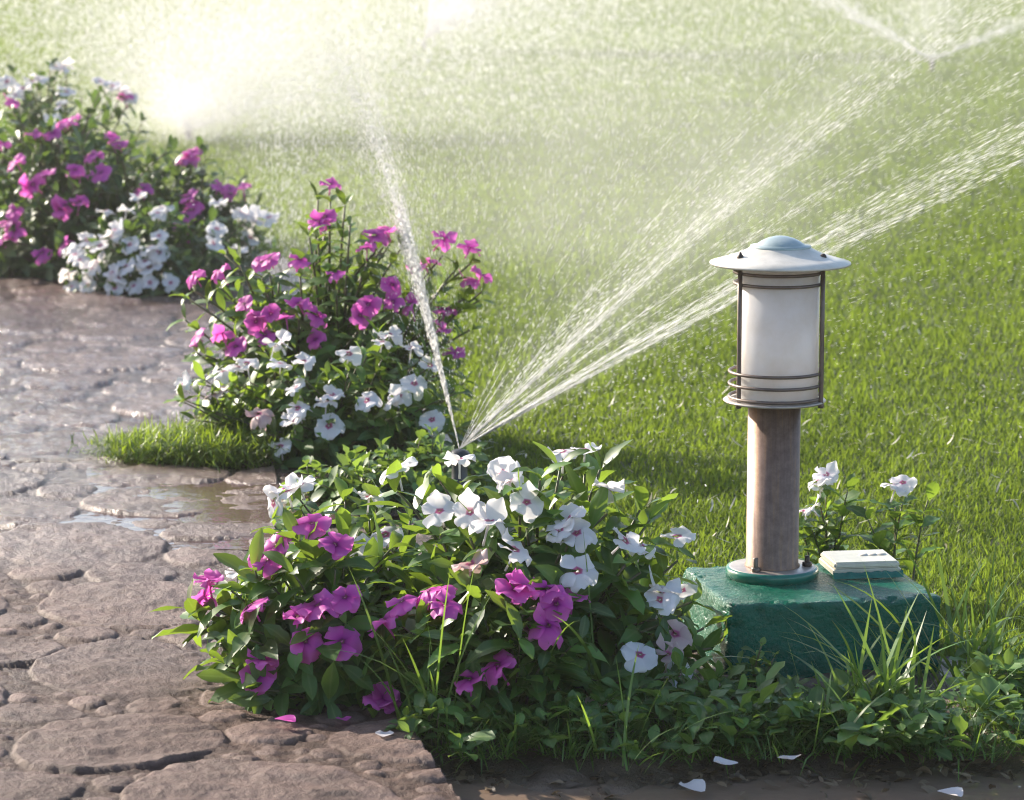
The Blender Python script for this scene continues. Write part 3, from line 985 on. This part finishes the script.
GR = 'periwinkle bushes in the far bed'
periwinkle('broad magenta periwinkle bush at the far left edge of the path', GR, (-1.02, 7.0), (0.44, 0.30, 0.36),
           fl(G_, (68, 122), (62, 125), (72, 119), (35, 134), (52, 133), (44, 133), (117, 143), (112, 138), (121, 146), (2, 144), (94, 155), (75, 170), (80, 176), (70, 166), (101, 173), (94, 172), (33, 185), (38, 190), (26, 188), (65, 206), (79, 203), (72, 202), (60, 210), (13, 211), (7, 222), (14, 231), (42, 253), (38, 256), (63, 245), (45, 173), (16, 162), (2, 239), (12, 100), (55, 178), (50, 165), (20, 182), (10, 205)),
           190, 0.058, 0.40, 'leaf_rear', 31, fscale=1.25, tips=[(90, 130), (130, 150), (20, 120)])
periwinkle('low bluish white periwinkle bush where the path meets the far bed', GR, (-0.775, 6.62), (0.235, 0.2, 0.215),
           fl(W_, (115, 231), (110, 236), (75, 255), (70, 250), (80, 260), (87, 240), (100, 246), (130, 245), (150, 267), (145, 262), (159, 252), (82, 267), (91, 269), (112, 273), (118, 278), (108, 268), (115, 288), (68, 274), (72, 295), (126, 267), (163, 208), (158, 213), (168, 204), (159, 236), (138, 197), (126, 211), (105, 211), (217, 203), (211, 198), (223, 207), (248, 217), (242, 213), (254, 221), (269, 218), (250, 238), (217, 229), (213, 243), (150, 283), (171, 283), (238, 250), (257, 246), (66, 283), (97, 262), (140, 255), (122, 240), (134, 286), (150, 248), (78, 280), (88, 286)),
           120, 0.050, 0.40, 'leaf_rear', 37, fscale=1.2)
periwinkle('upright magenta periwinkle with a tall tip rising behind the bluish white bush', GR, (-0.735, 6.90), (0.20, 0.15, 0.27),
           fl(G_, (189, 157), (184, 160), (192, 152), (142, 189), (192, 211), (189, 197), (182, 227), (187, 249), (190, 215), (226, 189), (230, 193), (243, 189), (195, 203), (180, 232), (184, 246), (220, 186)),
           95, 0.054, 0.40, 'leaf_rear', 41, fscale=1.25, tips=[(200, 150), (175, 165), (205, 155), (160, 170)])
periwinkle('tall white periwinkle bush at the back of the far bed, half lost in the spray', GR, (-1.24, 7.9), (0.36, 0.3, 0.46),
           fl(W_, (7, 82), (38, 78), (32, 81), (44, 76), (23, 89), (28, 86), (60, 106), (56, 66), (66, 65), (62, 68), (105, 84), (100, 82), (119, 89), (126, 92), (52, 122), (66, 92), (15, 95), (112, 86), (2, 78), (130, 96)) + fl(G_, (12, 100), (126, 96)),
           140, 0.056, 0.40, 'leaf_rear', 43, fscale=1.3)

# ------------------------------------------------------------------ seedlings, tufts, ground cover
GW = 'broad leaved weeds along the muddy edge'


def weed(label, px, py, hgt_, spread_, n, L, seed, prof=PROF_ROUND, W=0.5):
    g = ground(px, py)
    return periwinkle(label, GW, (g[0], g[1]), (spread_, spread_ * .8, hgt_), [], n, L, W, 'weed', seed, nl=5, prof=prof, name='weed_plant', cat='weed', spread=0.6, fill_lo=0.6)


weed('broad leaved weed with a pale top leaf left of the green block', 700, 728, 0.075, 0.055, 9, 0.036, 51)
weed('small many leaved weed at the left front corner of the green block', 752, 700, 0.085, 0.028, 12, 0.020, 52)
weed('broad leaved weed at the right end of the muddy edge, beside the long grass', 985, 712, 0.075, 0.055, 10, 0.034, 53)
weed('broad leaved weed growing in the middle of the long grass tuft', 905, 735, 0.06, 0.04, 7, 0.032, 54)
weed('low broad leaved weed under the lowest magenta flowers', 560, 738, 0.06, 0.06, 13, 0.030, 55)
weed('lone round leaved seedling against the front of the green block', 793, 704, 0.05, 0.015, 3, 0.024, 56)
weed('small weed at the corner of the stone path beside the muddy water', 425, 748, 0.05, 0.04, 10, 0.026, 57)


def tuft(label, px, py, n, Lr, Wd, rad, seed, lean=(0.35, 0.3), curl=(0.7, 0.5), azr=None):
    rg = np.random.default_rng(seed)
    g = ground(px, py)
    root = thing('grass_tuft', g, label, 'grass tuft', 'long grass tufts in the near bed')
    mb = MB()
    base = np.stack([rg.normal(0, rad, n), rg.normal(0, rad * .7, n), np.zeros(n)], -1)
    az = rg.uniform(0, 2 * math.pi, n) if azr is None else rg.normal(azr[0], azr[1], n)
    blades(mb, base, rg.uniform(*Lr, n), Wd * rg.uniform(.6, 1.2, n), az, np.abs(rg.normal(*lean, n)), np.abs(rg.normal(*curl, n)), rg.random(n), rows=9)
    mb.build('blades', M['long_grass'], root)
    return root


tuft('long bright grass tuft standing in front of the right half of the green block', 880, 738, 60, (0.07, 0.19), 0.0050, 0.028, 61)
tuft('long arching grass tuft at the right of the green block', 975, 690, 55, (0.08, 0.20), 0.0048, 0.035, 62)
tuft('thin grass blades rising in front of the low magenta flowers', 425, 742, 14, (0.10, 0.21), 0.0036, 0.012, 63, (0.2, 0.15), (0.5, 0.5))
tuft('grass blades between the magenta flowers and the block, one long blade leaning right', 560, 725, 16, (0.09, 0.24), 0.0040, 0.04, 164, (0.45, 0.25), (0.6, 0.5))
tuft('low grass blades hanging over the muddy water below the white plant', 620, 765, 20, (0.05, 0.13), 0.0036, 0.032, 65, (0.6, 0.3), (0.8, 0.5))
tuft('short grass blades at the muddy edge left of the long tuft', 835, 752, 18, (0.04, 0.11), 0.0038, 0.03, 66, (0.5, 0.3), (0.6, 0.4))

rg = np.random.default_rng(71)
# ground cover of small seedlings along the bed edge
mb = MB()
n = 360
px, py = rg.uniform(405, 1060, n), np.where((px0 := rg.normal(728, 26, n)) > 764, 750, px0)
py = np.where((px > 700) & (px < 960), np.maximum(py, 736 + rg.uniform(-16, 18, len(px))), py)
g = np.stack([ground(a, b) for a, b in zip(px, py)])
g = g[(g[:, 0] > edge(g[:, 1]) + .02)]
n = len(g)
k = 5
b0 = np.repeat(g, k, 0) + rg.normal(0, .005, (n * k, 3)) * [1, 1, 0]
b0[:, 2] = np.repeat(rg.uniform(0.002, 0.032, n), k) + rg.uniform(0, .012, n * k)
az = np.tile(np.arange(k) * 2.4, n) + np.repeat(rg.uniform(0, 6, n), k)
el = rg.uniform(0.05, 1.0, n * k)
d = np.stack([np.cos(az) * np.cos(el), np.sin(az) * np.cos(el), np.sin(el)], -1)
Lk = np.repeat(rg.uniform(.014, .036, n), k) * rg.uniform(.7, 1.2, n * k)
leaves(mb, b0, d, np.tile([0, 0, 1.0], (n * k, 1)) + rg.normal(0, .2, (n * k, 3)), Lk, Lk * .5, rg.normal(.4, .3, n * k), rg.uniform(.1, .4, n * k), rg.random(n * k), PROF_ROUND)
o = mb.build('ground_cover', M['weed'])
tag(o, 'low green seedlings covering the soil along the muddy edge', 'ground cover', kind='stuff')
# grass between the weeds
mb = MB()
n = 3400
px = rg.uniform(400, 1060, n)
py = np.minimum(rg.normal(733, 24, n), 764 - 20 * np.abs(fbm(px / 60, px * 0, 3)) - rg.random(n) * 8)
py = np.where((px > 700) & (px < 960), np.maximum(py, 736 + rg.uniform(-16, 18, len(px))), py)
g = np.stack([ground(a, b) for a, b in zip(px, py)])
g = g[(g[:, 0] > edge(g[:, 1]) + .02)]
n = len(g)
blades(mb, g, rg.uniform(.015, .06, n), rg.uniform(.0012, .0028, n), rg.uniform(0, 6.28, n), np.abs(rg.normal(.65, .4, n)), np.abs(rg.normal(.7, .6, n)), rg.random(n), 4)
tag(mb.build('bed_grass', M['long_grass']), 'short grass growing among the weeds at the front of the bed', 'grass', kind='stuff')
# dead leaves and bits washed up along the bank
mb = MB()
n = 420
px = rg.uniform(440, 1060, n)
py = 770 + 14 * fbm(px / 50, px * 0 + 4, 2) + rg.normal(0, 9, n)
g = np.stack([ground(a, b, -.012) for a, b in zip(px, py)])
g = g[g[:, 0] > edge(g[:, 1]) + .02]
n = len(g)
g[:, 2] = -0.013 + 0.02 * sstep(2.86, 3.0, g[:, 1])
az = rg.uniform(0, 6.283, n)
d = np.stack([np.cos(az), np.sin(az), rg.normal(.1, .15, n)], -1)
Lk = rg.uniform(.006, .022, n)
leaves(mb, g, d, np.tile([0, 0, 1.0], (n, 1)) + rg.normal(0, .4, (n, 3)), Lk, Lk * rg.uniform(.15, .6, n), rg.normal(.3, .6, n), rg.uniform(0, .5, n), rg.random(n), PROF_ROUND)
M['litter'] = leaf_mat('dead_leaf', (0.05, 0.032, 0.02), (0.16, 0.115, 0.07), (0.2, 0.13, 0.06), 0.15, 0.5, rib=(0.12, 0.09, 0.06))
tag(mb.build('leaf_litter', M['litter']), 'brown dead leaves and bits washed up along the muddy bank', 'leaf litter', kind='stuff')
# creeping grass on the path edge
mb = MB()
n = 9000
cx, cy = ground(205, 470)[:2]
gx, gy = rg.normal(0, 1, n), rg.normal(0, 1, n)
rad_ = np.sqrt(rg.random(n))
an = rg.uniform(0, 6.283, n)
rad_ = rad_ * (0.8 + 0.5 * fbm(np.cos(an) * 3, np.sin(an) * 3, 3))
X_ = cx + 0.165 * rad_ * np.cos(an) + 0.022 * rg.normal(0, 1, n)
Y_ = cy + 0.02 + 0.16 * rad_ * np.sin(an) * (0.55 + 0.45 * np.clip((X_ - cx + .16) / .2, 0, 1)) + 0.02 * fbm(X_ * 30, X_ * 0, 2)
hz = 0.020 + 0.030 * np.sqrt(np.clip(1 - rad_ ** 2, 0, 1)) * np.clip((X_ - cx + .25) / .3, .3, 1.2)
base = np.stack([X_, Y_, 0.016 + hz * rg.uniform(0, 1.0, n)], -1)
blades(mb, base, rg.uniform(.014, .036, n), rg.uniform(.0013, .0026, n), rg.uniform(0, 6.283, n), np.abs(rg.normal(1.35, .45, n)), rg.normal(.4, .9, n), rg.random(n), 4)
tag(mb.build('creeping_grass', M['mat_grass']), 'bright creeping grass spreading over the edge of the stone path', 'grass', kind='stuff')

# ------------------------------------------------------------------ lawn: real blades, denser where they stand near
rg = np.random.default_rng(81)
n = 1050000
D = np.exp(rg.uniform(math.log(2.95), math.log(48), n))
X_ = rg.uniform(-1, 1, n) * (0.19 * D + 0.25)
ok = (X_ > bed(D)) | (D > 8.5) | ((D > 6.9) & (X_ < -1.5)) | ((D > 7.6) & (X_ > -.9))
loc = np.stack([X_ - cen[0], D - cen[1]], -1)
lx_, ly_ = loc @ ux[:2], loc @ uy[:2]
ok &= ~((np.abs(lx_) < wid / 2 + .002) & (np.abs(ly_) < dep / 2 + .002))
D, X_ = D[ok], X_[ok]
n = len(D)
sc_ = (np.maximum(D, 3.5) / 3.5)
pat = fbm(X_ * 2.0, D * 2.0, 3)
pat2 = fbm(X_ * 9, D * 9, 2)
L = rg.uniform(.008, .022, n) * (1 + .35 * pat + .25 * pat2) * sc_ ** .25
near = sstep(3.6, 3.0, D) * (X_ > 0.3)
L *= 1 + 0.7 * near * rg.random(n)
Wd = rg.uniform(.0012, .0026, n) * sc_ ** .75
base = np.stack([X_, D, np.zeros(n)], -1)
rnd = np.clip(rg.normal(.5 + .28 * pat + .12 * pat2, .22, n), 0, 1)
mb = MB()
fa = D > 6
for sel, rows in ((~fa, 4), (fa, 3)):
    nn = sel.sum()
    blades(mb, base[sel], L[sel], Wd[sel], rg.uniform(0, 6.283, nn), np.abs(rg.normal(.38, .3, nn)), np.abs(rg.normal(.5, .45, nn)), rnd[sel], rows)
tag(mb.build('lawn_grass', M['grass']), 'mown lawn of short bright green grass behind the lamp', 'grass', kind='stuff')
# dry clippings lying in the lawn
mb = MB()
n = 3400
D = np.exp(rg.uniform(math.log(3.2), math.log(9), n))
X_ = rg.uniform(-.3, 1, n) * (0.19 * D + 0.2)
keep = ((X_ > bed(D) + .03)) & (fbm(X_ * 3, D * 3, 3) + rg.normal(0, .25, n) > 0.12)
D, X_ = D[keep], X_[keep]
n = len(D)
base = np.stack([X_, D, rg.uniform(.014, .034, n)], -1)
blades(mb, base, rg.uniform(.008, .026, n), rg.uniform(.0015, .0038, n), rg.uniform(0, 6.283, n), rg.normal(1.4, .3, n), rg.normal(0, .5, n), rg.random(n), 4)
tag(mb.build('dry_clippings', M['straw']), 'pale dry grass clippings scattered over the lawn', 'grass', kind='stuff')

# ------------------------------------------------------------------ fallen petals, and one white piece standing in for a reflection
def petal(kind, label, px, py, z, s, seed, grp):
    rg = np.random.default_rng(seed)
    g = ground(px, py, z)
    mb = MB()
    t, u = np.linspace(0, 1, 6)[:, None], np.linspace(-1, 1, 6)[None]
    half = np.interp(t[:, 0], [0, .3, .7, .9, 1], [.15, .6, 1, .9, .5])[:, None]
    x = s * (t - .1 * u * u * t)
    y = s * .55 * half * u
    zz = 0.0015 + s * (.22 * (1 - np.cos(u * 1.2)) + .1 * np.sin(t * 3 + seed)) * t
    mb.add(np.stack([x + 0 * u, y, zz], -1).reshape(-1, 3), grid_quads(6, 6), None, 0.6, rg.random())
    o = mb.build('petal_or_reflection', M[kind])
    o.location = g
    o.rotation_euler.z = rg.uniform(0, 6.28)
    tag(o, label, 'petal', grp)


GP = 'petals fallen on the path and the mud'
petal('magenta', 'magenta petal lying on the path left of the wet corner, farthest from the soil', 275, 720, .026, .022, 1, GP)
petal('magenta', 'magenta petal on the wet path close under the drooping magenta flower', 346, 722, .020, .016, 2, GP)
petal('white', 'pale petal lying at the foot of the thin grass blades by the path edge', 383, 738, .020, .018, 3, GP)
petal('white', 'white petal on the mud in front of the broad leaved weed', 738, 764, .008, .024, 4, GP)
petal('white', 'white petal on the mud nearest the block, right of the other mud petal', 782, 757, .010, .024, 5, GP)
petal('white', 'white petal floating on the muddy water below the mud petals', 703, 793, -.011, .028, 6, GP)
petal('white', 'white piece standing in for a sky reflection on the muddy water under the long grass tuft', 938, 792, -.011, .026, 7, GP)  # no real petal: white shape added where the water mirrors bright sky

# ------------------------------------------------------------------ sprinklers and their water
m, nt, out = mat('spray_water')
df = N(nt, 'ShaderNodeBsdfDiffuse', inp={'Color': (0.92, 0.93, 0.93, 1)})
tr = N(nt, 'ShaderNodeBsdfTranslucent', inp={'Color': (0.95, 0.95, 0.94, 1)})
gl = N(nt, 'ShaderNodeBsdfGlossy', inp={'Roughness': 0.25})
s1 = N(nt, 'ShaderNodeMixShader', inp={0: 0.92})
nt.links.new(df.outputs[0], s1.inputs[1]); nt.links.new(tr.outputs[0], s1.inputs[2])
s2 = N(nt, 'ShaderNodeMixShader', inp={0: 0.06})
nt.links.new(s1.outputs[0], s2.inputs[1]); nt.links.new(gl.outputs[0], s2.inputs[2])
nt.links.new(s2.outputs[0], out.inputs[0])
M['water'] = m
M['black_plastic'] = simple('black_plastic', (0.02, 0.02, 0.022), 0.4, nscale=50, col2=(0.035, 0.035, 0.036))

TS = np.array([[-.5, 0, 0], [.5, 0, 0]])


def drops(mb, p, d, L, Wd):
    """slender four-sided slivers of water"""
    n = len(p)
    d = norm(d)
    r = RNG.normal(0, 1, (n, 3))
    s = norm(np.cross(d, r))
    u = np.cross(d, s)
    h = (L / 2)[:, None] * d
    w2 = (Wd / 2)[:, None]
    v = np.stack([p - h, p + h, p + s * w2 + u * w2 * .5, p - s * w2 + u * w2 * .5, p - u * w2], 1).reshape(-1, 3)
    f = np.array([[0, 2, 3], [0, 3, 4], [0, 4, 2], [1, 3, 2], [1, 4, 3], [1, 2, 4]])
    mb.add(v, None, (f[None] + (np.arange(n) * 5)[:, None, None]).reshape(-1, 3))


def throw(mb, P, n, az, az_sd, el, el_sd, v, v_sd, t0, t1, tp, L, Wd, drag=0.9, jit=0.02, wind=(0, 0)):
    rg = RNG
    a = R(az) + R(az_sd) * rg.normal(0, 1, n) if az_sd < 500 else rg.uniform(0, 6.283, n)
    e = R(el) + R(el_sd) * rg.normal(0, 1, n)
    vv = np.abs(rg.normal(v, v_sd, n))
    t = t0 + (t1 - t0) * rg.random(n) ** tp
    d = np.stack([np.sin(a) * np.cos(e), np.cos(a) * np.cos(e), np.sin(e)], -1)
    k = drag
    ex = np.exp(-k * t)
    p = np.asarray(P) + (d * vv[:, None]) * ((1 - ex) / k)[:, None]
    p[:, 2] -= 4.9 * t * t
    vel = d * (vv * ex)[:, None]
    vel[:, 2] -= 9.8 * t
    p += rg.normal(0, 1, (n, 3)) * (jit * t / .4)[:, None]
    p[:, 0] += wind[0] * t; p[:, 1] += wind[1] * t
    ok = (p[:, 2] > 0.005) & (p[:, 1] > 3.75)
    p, vel, t = p[ok], vel[ok], t[ok]
    n = len(p)
    grow = np.clip(.9 + t * 1.0, .9, 1.5)
    sp = np.linalg.norm(vel, axis=1)
    drops(mb, p, vel, L * (sp / 5) * rg.uniform(.35, 1.4, n), Wd * grow * rg.uniform(.45, 1.3, n))


def sprinkler(P, label):
    s = thing('pop_up_sprinkler', (P[0], P[1], 0), label, 'sprinkler', 'pop up sprinklers in the lawn')
    b = MB()
    lathe(b, [(.026, 0), (.026, .008), (.022, .011), (.012, .012), (.011, max(.02, P[2] - .018))], 20)
    b.build('riser', M['black_plastic'], s)
    b = MB()
    z = max(.02, P[2] - .018)
    lathe(b, [(.0145, z), (.0155, z + .003), (.0155, z + .011), (.012, z + .015), (.006, z + .0175), (0, z + .018)], 20)
    b.build('nozzle', M['black_plastic'], s)
    return s


# the near sprinkler: a fan over the lawn with strong jets at both of its edges
PA = at(459.5, 449, 4.15)
sprinkler(PA, 'small pop up sprinkler throwing jets behind the white periwinkles')
b = MB()
J = dict(L=.014, Wd=.0009)
fq = np.random.default_rng(9)
for k in range(9):                                                              # the upright jet at the left, a sheaf of thin threads
    a1, e1, v1 = -9.3 + 0.6 * fq.normal(), 26 + 0.8 * fq.normal(), fq.uniform(7.0, 8.2)
    throw(b, PA, 1000, a1, .16, e1, .18, v1, .25, 0.0, fq.uniform(.18, .36), 1.5, L=.014, Wd=.0007, jit=.006)
    throw(b, PA, 500, a1, .4, e1, .4, v1, .4, 0.1, .6, .9, L=.022, Wd=.0008, jit=.015)
throw(b, PA, 3500, -8.5, 2.2, 27, 2.4, 7.4, .7, 0.06, .75, 1.0, L=.018, Wd=.0007)
fr = np.random.default_rng(5)
for (az0, asd, k, nn, el0) in ((88, 1.2, 5, 900, 30.5), (82, 4, 5, 420, 31), (50, 2.0, 6, 620, 33), (44, 6, 5, 360, 33), (66, 7, 7, 260, 31.5), (25, 8, 5, 170, 29)):
    for _ in range(k):
        a1, e1, v1 = az0 + asd * fr.normal(), el0 + 0.7 * fr.normal(), fr.uniform(8.6, 10.4)
        throw(b, PA, int(nn * .75), a1, .30, e1, .20, v1, .25, 0.0, fr.uniform(.14, .36), 1.7, L=.013, Wd=.00058, jit=.010)
        throw(b, PA, nn // 3, a1, 1.2, e1, .9, v1, .6, 0.06, .55, .9, L=.012, Wd=.0004, jit=.03)
throw(b, PA, 500, 35, 2.0, 28, 1.0, 7.6, .6, 0.0, .12, 1.1, L=.010, Wd=.0010)
throw(b, PA, 12000, 45, 26, 30, 6, 7.4, 1.2, 0.02, .8, .9, L=.008, Wd=.0005, jit=.05)      # the veil between them
throw(b, PA, 6000, 70, 16, 24, 8, 6.0, 1.6, 0.04, .55, .8, L=.006, Wd=.0005, jit=.05)
throw(b, PA, 9000, -8, 5, 24, 5, 6.0, 1.6, 0.03, .7, .9, L=.008, Wd=.0010, jit=.05)
throw(b, PA, 2200, -9.5, .3, 26, .7, 7.6, .4, 0.0, .10, 1.0, L=.014, Wd=.0015)
# splashes hopping on the grass
n = 900
sx_ = RNG.normal(0.12, .22, n); sy_ = RNG.normal(5.6, .55, n)
okk = (sx_ > bed(sy_) + .02)
sx_, sy_ = sx_[okk], sy_[okk]; n = len(sx_)
drops(b, np.stack([sx_, sy_, np.abs(RNG.normal(.03, .02, n))], -1), RNG.normal(0, 1, (n, 3)), RNG.uniform(.003, .008, n), RNG.uniform(.0012, .0028, n))
o = b.build('water_spray', M['water'])
tag(o, 'near spray fanning out over the lawn in two bright jets behind the lamp', 'water spray', 'water thrown by the sprinklers', 'stuff')

# the far left sprinkler, right against the sun
PB = at(188, 130, 11.3)
sprinkler(PB, 'pop up sprinkler hidden in the brightest cloud of spray behind the far bed')
b = MB()
throw(b, PB, 14000, 0, 999, 45, 28, 3.4, 1.8, 0.0, .40, .75, L=.022, Wd=.0034, jit=.12)
throw(b, PB, 1200, 74, 14, 24, 5, 6.0, 1.4, 0.0, .30, .9, L=.030, Wd=.0034, jit=.06)
throw(b, PB, 20000, 30, 50, 48, 16, 5.6, 1.6, 0.04, .5, .9, L=.030, Wd=.0030, jit=.08)
throw(b, PB, 10000, -50, 30, 55, 14, 4.6, 1.2, 0.0, .4, .8, L=.028, Wd=.0030, jit=.08)
o = b.build('water_spray', M['water'])
tag(o, 'thick glowing cloud of spray over the far end of the flower bed', 'water spray', 'water thrown by the sprinklers', 'stuff')

# two more on the far lawn
PC = at(932, 60, 16.4)
sprinkler(PC, 'distant pop up sprinkler on the lawn behind the lamp, farthest to the right')
b = MB()
throw(b, PC, 1500, -82, 10, 31, 2.5, 8.2, .8, 0.0, .45, .9, L=.03, Wd=.0058, jit=.05)
throw(b, PC, 1500, 80, 10, 25, 3.0, 8.2, .8, 0.0, .5, .9, L=.03, Wd=.0052, jit=.05)
throw(b, PC, 4000, 0, 60, 36, 9, 7.8, .8, 0.0, .6, .9, L=.03, Wd=.0052, jit=.07)
o = b.build('water_spray', M['water'])
tag(o, 'distant V of spray over the far lawn above and right of the lamp', 'water spray', 'water thrown by the sprinklers', 'stuff')
PD = at(424, 40, 19.0)
sprinkler(PD, 'distant pop up sprinkler near the top of the lawn, above the near jet')
b = MB()
throw(b, PD, 6000, 30, 5, 62, 2.0, 8.0, .6, 0.0, .35, .9, L=.03, Wd=.007, jit=.04)
throw(b, PD, 10000, 70, 14, 45, 10, 5.0, 1.4, 0.0, .35, .8, L=.03, Wd=.006, jit=.06)
o = b.build('water_spray', M['water'])
tag(o, 'small distant plume of spray at the top of the lawn', 'water spray', 'water thrown by the sprinklers', 'stuff')

# fine drizzle hanging over the lawn
b = MB()
n = 70000
D = 19 - 14.4 * RNG.random(n) ** 1.7
fx = np.where(D < 7, np.clip(RNG.normal(-.05, .06, n), -.2, .1), np.clip(RNG.normal(-.03, .11, n), -.2, .2))
xx = fx * D
zz = np.abs(RNG.normal(0.5, .42, n)) * np.clip(D / 6, .5, 1.5)
p = np.stack([xx, D, zz], -1)
keep = (xx > bed(D) - .1) | (D > 7.4)
p = p[keep]; n = len(p)
d = np.stack([RNG.normal(-.12, .2, n), RNG.normal(0, .2, n), -np.ones(n)], -1)
drops(b, p, d, RNG.uniform(.006, .02, n) * (p[:, 1] / 6), RNG.uniform(.0004, .0010, n) * (p[:, 1] / 6))
o = b.build('drizzle', M['water'])
tag(o, 'fine drizzle of falling drops drifting over the lawn', 'water spray', 'water thrown by the sprinklers', 'stuff')


# ------------------------------------------------------------------ mist: clouds of water too fine to be seen as drops
def mist_mat(name, dens, cone, ns=2.2, aniso=0.5):
    m, nt, out = mat(name)
    tc = nt.nodes.new('ShaderNodeTexCoord')
    sp = nt.nodes.new('ShaderNodeSeparateXYZ')
    nt.links.new(tc.outputs['Object'], sp.inputs[0])

    def mth(op, a, b=None, clamp=False):
        n = N(nt, 'ShaderNodeMath', operation=op, use_clamp=clamp)
        for i, x in enumerate((a, b)):
            if x is None:
                continue
            if isinstance(x, (int, float)):
                n.inputs[i].default_value = x
            else:
                nt.links.new(x, n.inputs[i])
        return n.outputs[0]
    x, y, z = sp.outputs
    if cone:
        rho = mth('SQRT', mth('ADD', mth('MULTIPLY', y, y), mth('MULTIPLY', z, z)))
        q = mth('DIVIDE', rho, mth('MAXIMUM', x, 0.01))
        f = mth('POWER', mth('SUBTRACT', 1.0, q, True), 1.3)
        f = mth('MULTIPLY', f, mth('POWER', mth('SUBTRACT', 1.0, x, True), 1.2))
        f = mth('DIVIDE', f, mth('ADD', mth('MULTIPLY', x, 5.0), 0.12))
    else:
        ln = N(nt, 'ShaderNodeVectorMath', operation='LENGTH')
        nt.links.new(tc.outputs['Object'], ln.inputs[0])
        f = mth('POWER', mth('SUBTRACT', 1.0, ln.outputs['Value'], True), 2.1)
    nz = mth('MULTIPLY', mth('SUBTRACT', noise(nt, ns, 4, 0.6, tc.outputs['Object']), 0.25, True), 2.6)
    f = mth('MULTIPLY', mth('MULTIPLY', f, nz), dens)
    pv = N(nt, 'ShaderNodeVolumePrincipled', inp={'Color': (0.97, 0.95, 0.96, 1), 'Anisotropy': aniso})
    nt.links.new(f, pv.inputs['Density'])
    nt.links.new(pv.outputs[0], out.inputs['Volume'])
    return m


def ball_mesh(m):
    mb = MB()
    th = np.linspace(0, math.pi, 17)
    lathe(mb, np.stack([np.sin(th), -np.cos(th)], -1), 32)
    return mb.mesh('mist', m)


def cone_mesh(m):
    mb = MB()
    an = np.arange(32) * 2 * math.pi / 32
    v = np.concatenate([np.stack([np.full(32, 1.0), np.cos(an), np.sin(an)], -1), [[0, 0, 0], [1, 0, 0]]])
    i = np.arange(32)
    mb.add(v, None, np.concatenate([np.stack([i, (i + 1) % 32, np.full(32, 33)], -1), np.stack([(i + 1) % 32, i, np.full(32, 32)], -1)]))
    return mb.mesh('mist', m)


def mist_ball(label, c, r, dens):
    o = link('mist', ball_mesh(mist_mat('mist_air', dens, False)))
    o.location = tuple(c)
    o.scale = r
    return tag(o, label, 'mist', 'mist round the sprinklers', 'stuff')


def mist_jet(label, P, az, el, L, w_, h_, dens):
    o = link('mist', cone_mesh(mist_mat('mist_jet', dens, True, 5.0)))
    o.location = tuple(P)
    d = Vector((math.sin(R(az)) * math.cos(R(el)), math.cos(R(az)) * math.cos(R(el)), math.sin(R(el))))
    o.rotation_mode = 'QUATERNION'
    xa = d
    ya = Vector((0, 0, 1)).cross(xa).normalized()
    za = xa.cross(ya)
    o.rotation_quaternion = Matrix((xa, ya, za)).transposed().to_quaternion()
    o.scale = (L, w_, h_)
    return tag(o, label, 'mist', 'mist round the sprinklers', 'stuff')


mist_jet('bright plume of the near sprinkler rising to the upper left', PA, -9.5, 25.5, 2.0, .07, .08, 7)
mist_jet('bright plume of the near sprinkler passing low behind the lamp', PA, 88, 29.5, 1.5, .10, .08, 9)
mist_jet('steeper plume of the near sprinkler passing above the lamp', PA, 50, 32, 2.1, .20, .10, 6)
mist_jet('thin veil filling the fan of the near sprinkler', PA, 42, 28, 2.2, 1.6, .34, 2.6)
mist_ball('white core of the spray cloud over the far bed', at(190, 108, 11.05), (.28, .35, .21), 5)
mist_ball('wide bright mist round the core of the far spray cloud', at(225, 80, 11.4), (.70, .9, .50), 0.95)
mist_ball('broad thin mist drifting over the far lawn at the upper left', at(280, 40, 11.8), (1.5, 2.6, 1.05), 0.26)
mist_jet('pale plume of the far cloud streaming to the right', PB, 78, 24, 1.6, .26, .20, 2.2)
mist_jet('left arm of the distant V of mist', PC, -84, 31, 1.5, .2, .16, 28)
mist_jet('right arm of the distant V of mist', PC, 82, 22, 1.5, .2, .13, 22)
mist_jet('veil between the arms of the distant V', PC, 0, 50, 1.6, 1.1, .5, 4)
mist_ball('thin veil of mist over the middle of the far lawn', at(560, 60, 11), (3.2, 6.5, 1.6), 0.055)
mist_ball('faint veil of mist over the lawn between the bush and the lamp', at(520, 225, 7.4), (1.2, 2.1, .8), 0.26)
mist_ball('small pale plume at the top of the lawn', at(455, 12, 19), (.30, .3, .24), 6)

# ------------------------------------------------------------------ damp air
mb = MB()
x0, x1, y0, y1, z0_, z1_ = -45, 45, -1.5, 75, -1.1, 3.0
v = [(x, y, z) for z in (z0_, z1_) for (x, y) in ((x0, y0), (x1, y0), (x1, y1), (x0, y1))]
mb.add(v, [[3, 2, 1, 0], [4, 5, 6, 7], [0, 1, 5, 4], [1, 2, 6, 5], [2, 3, 7, 6], [3, 0, 4, 7]])
m, nt, out = mat('haze_air')
pv = N(nt, 'ShaderNodeVolumePrincipled', inp={'Color': (0.97, 0.96, 0.94, 1), 'Density': 0.0022, 'Anisotropy': 0.45})
nt.links.new(pv.outputs[0], out.inputs['Volume'])
hz_ = mb.build('haze', m, None, False)
tag(hz_, kind='stuff')
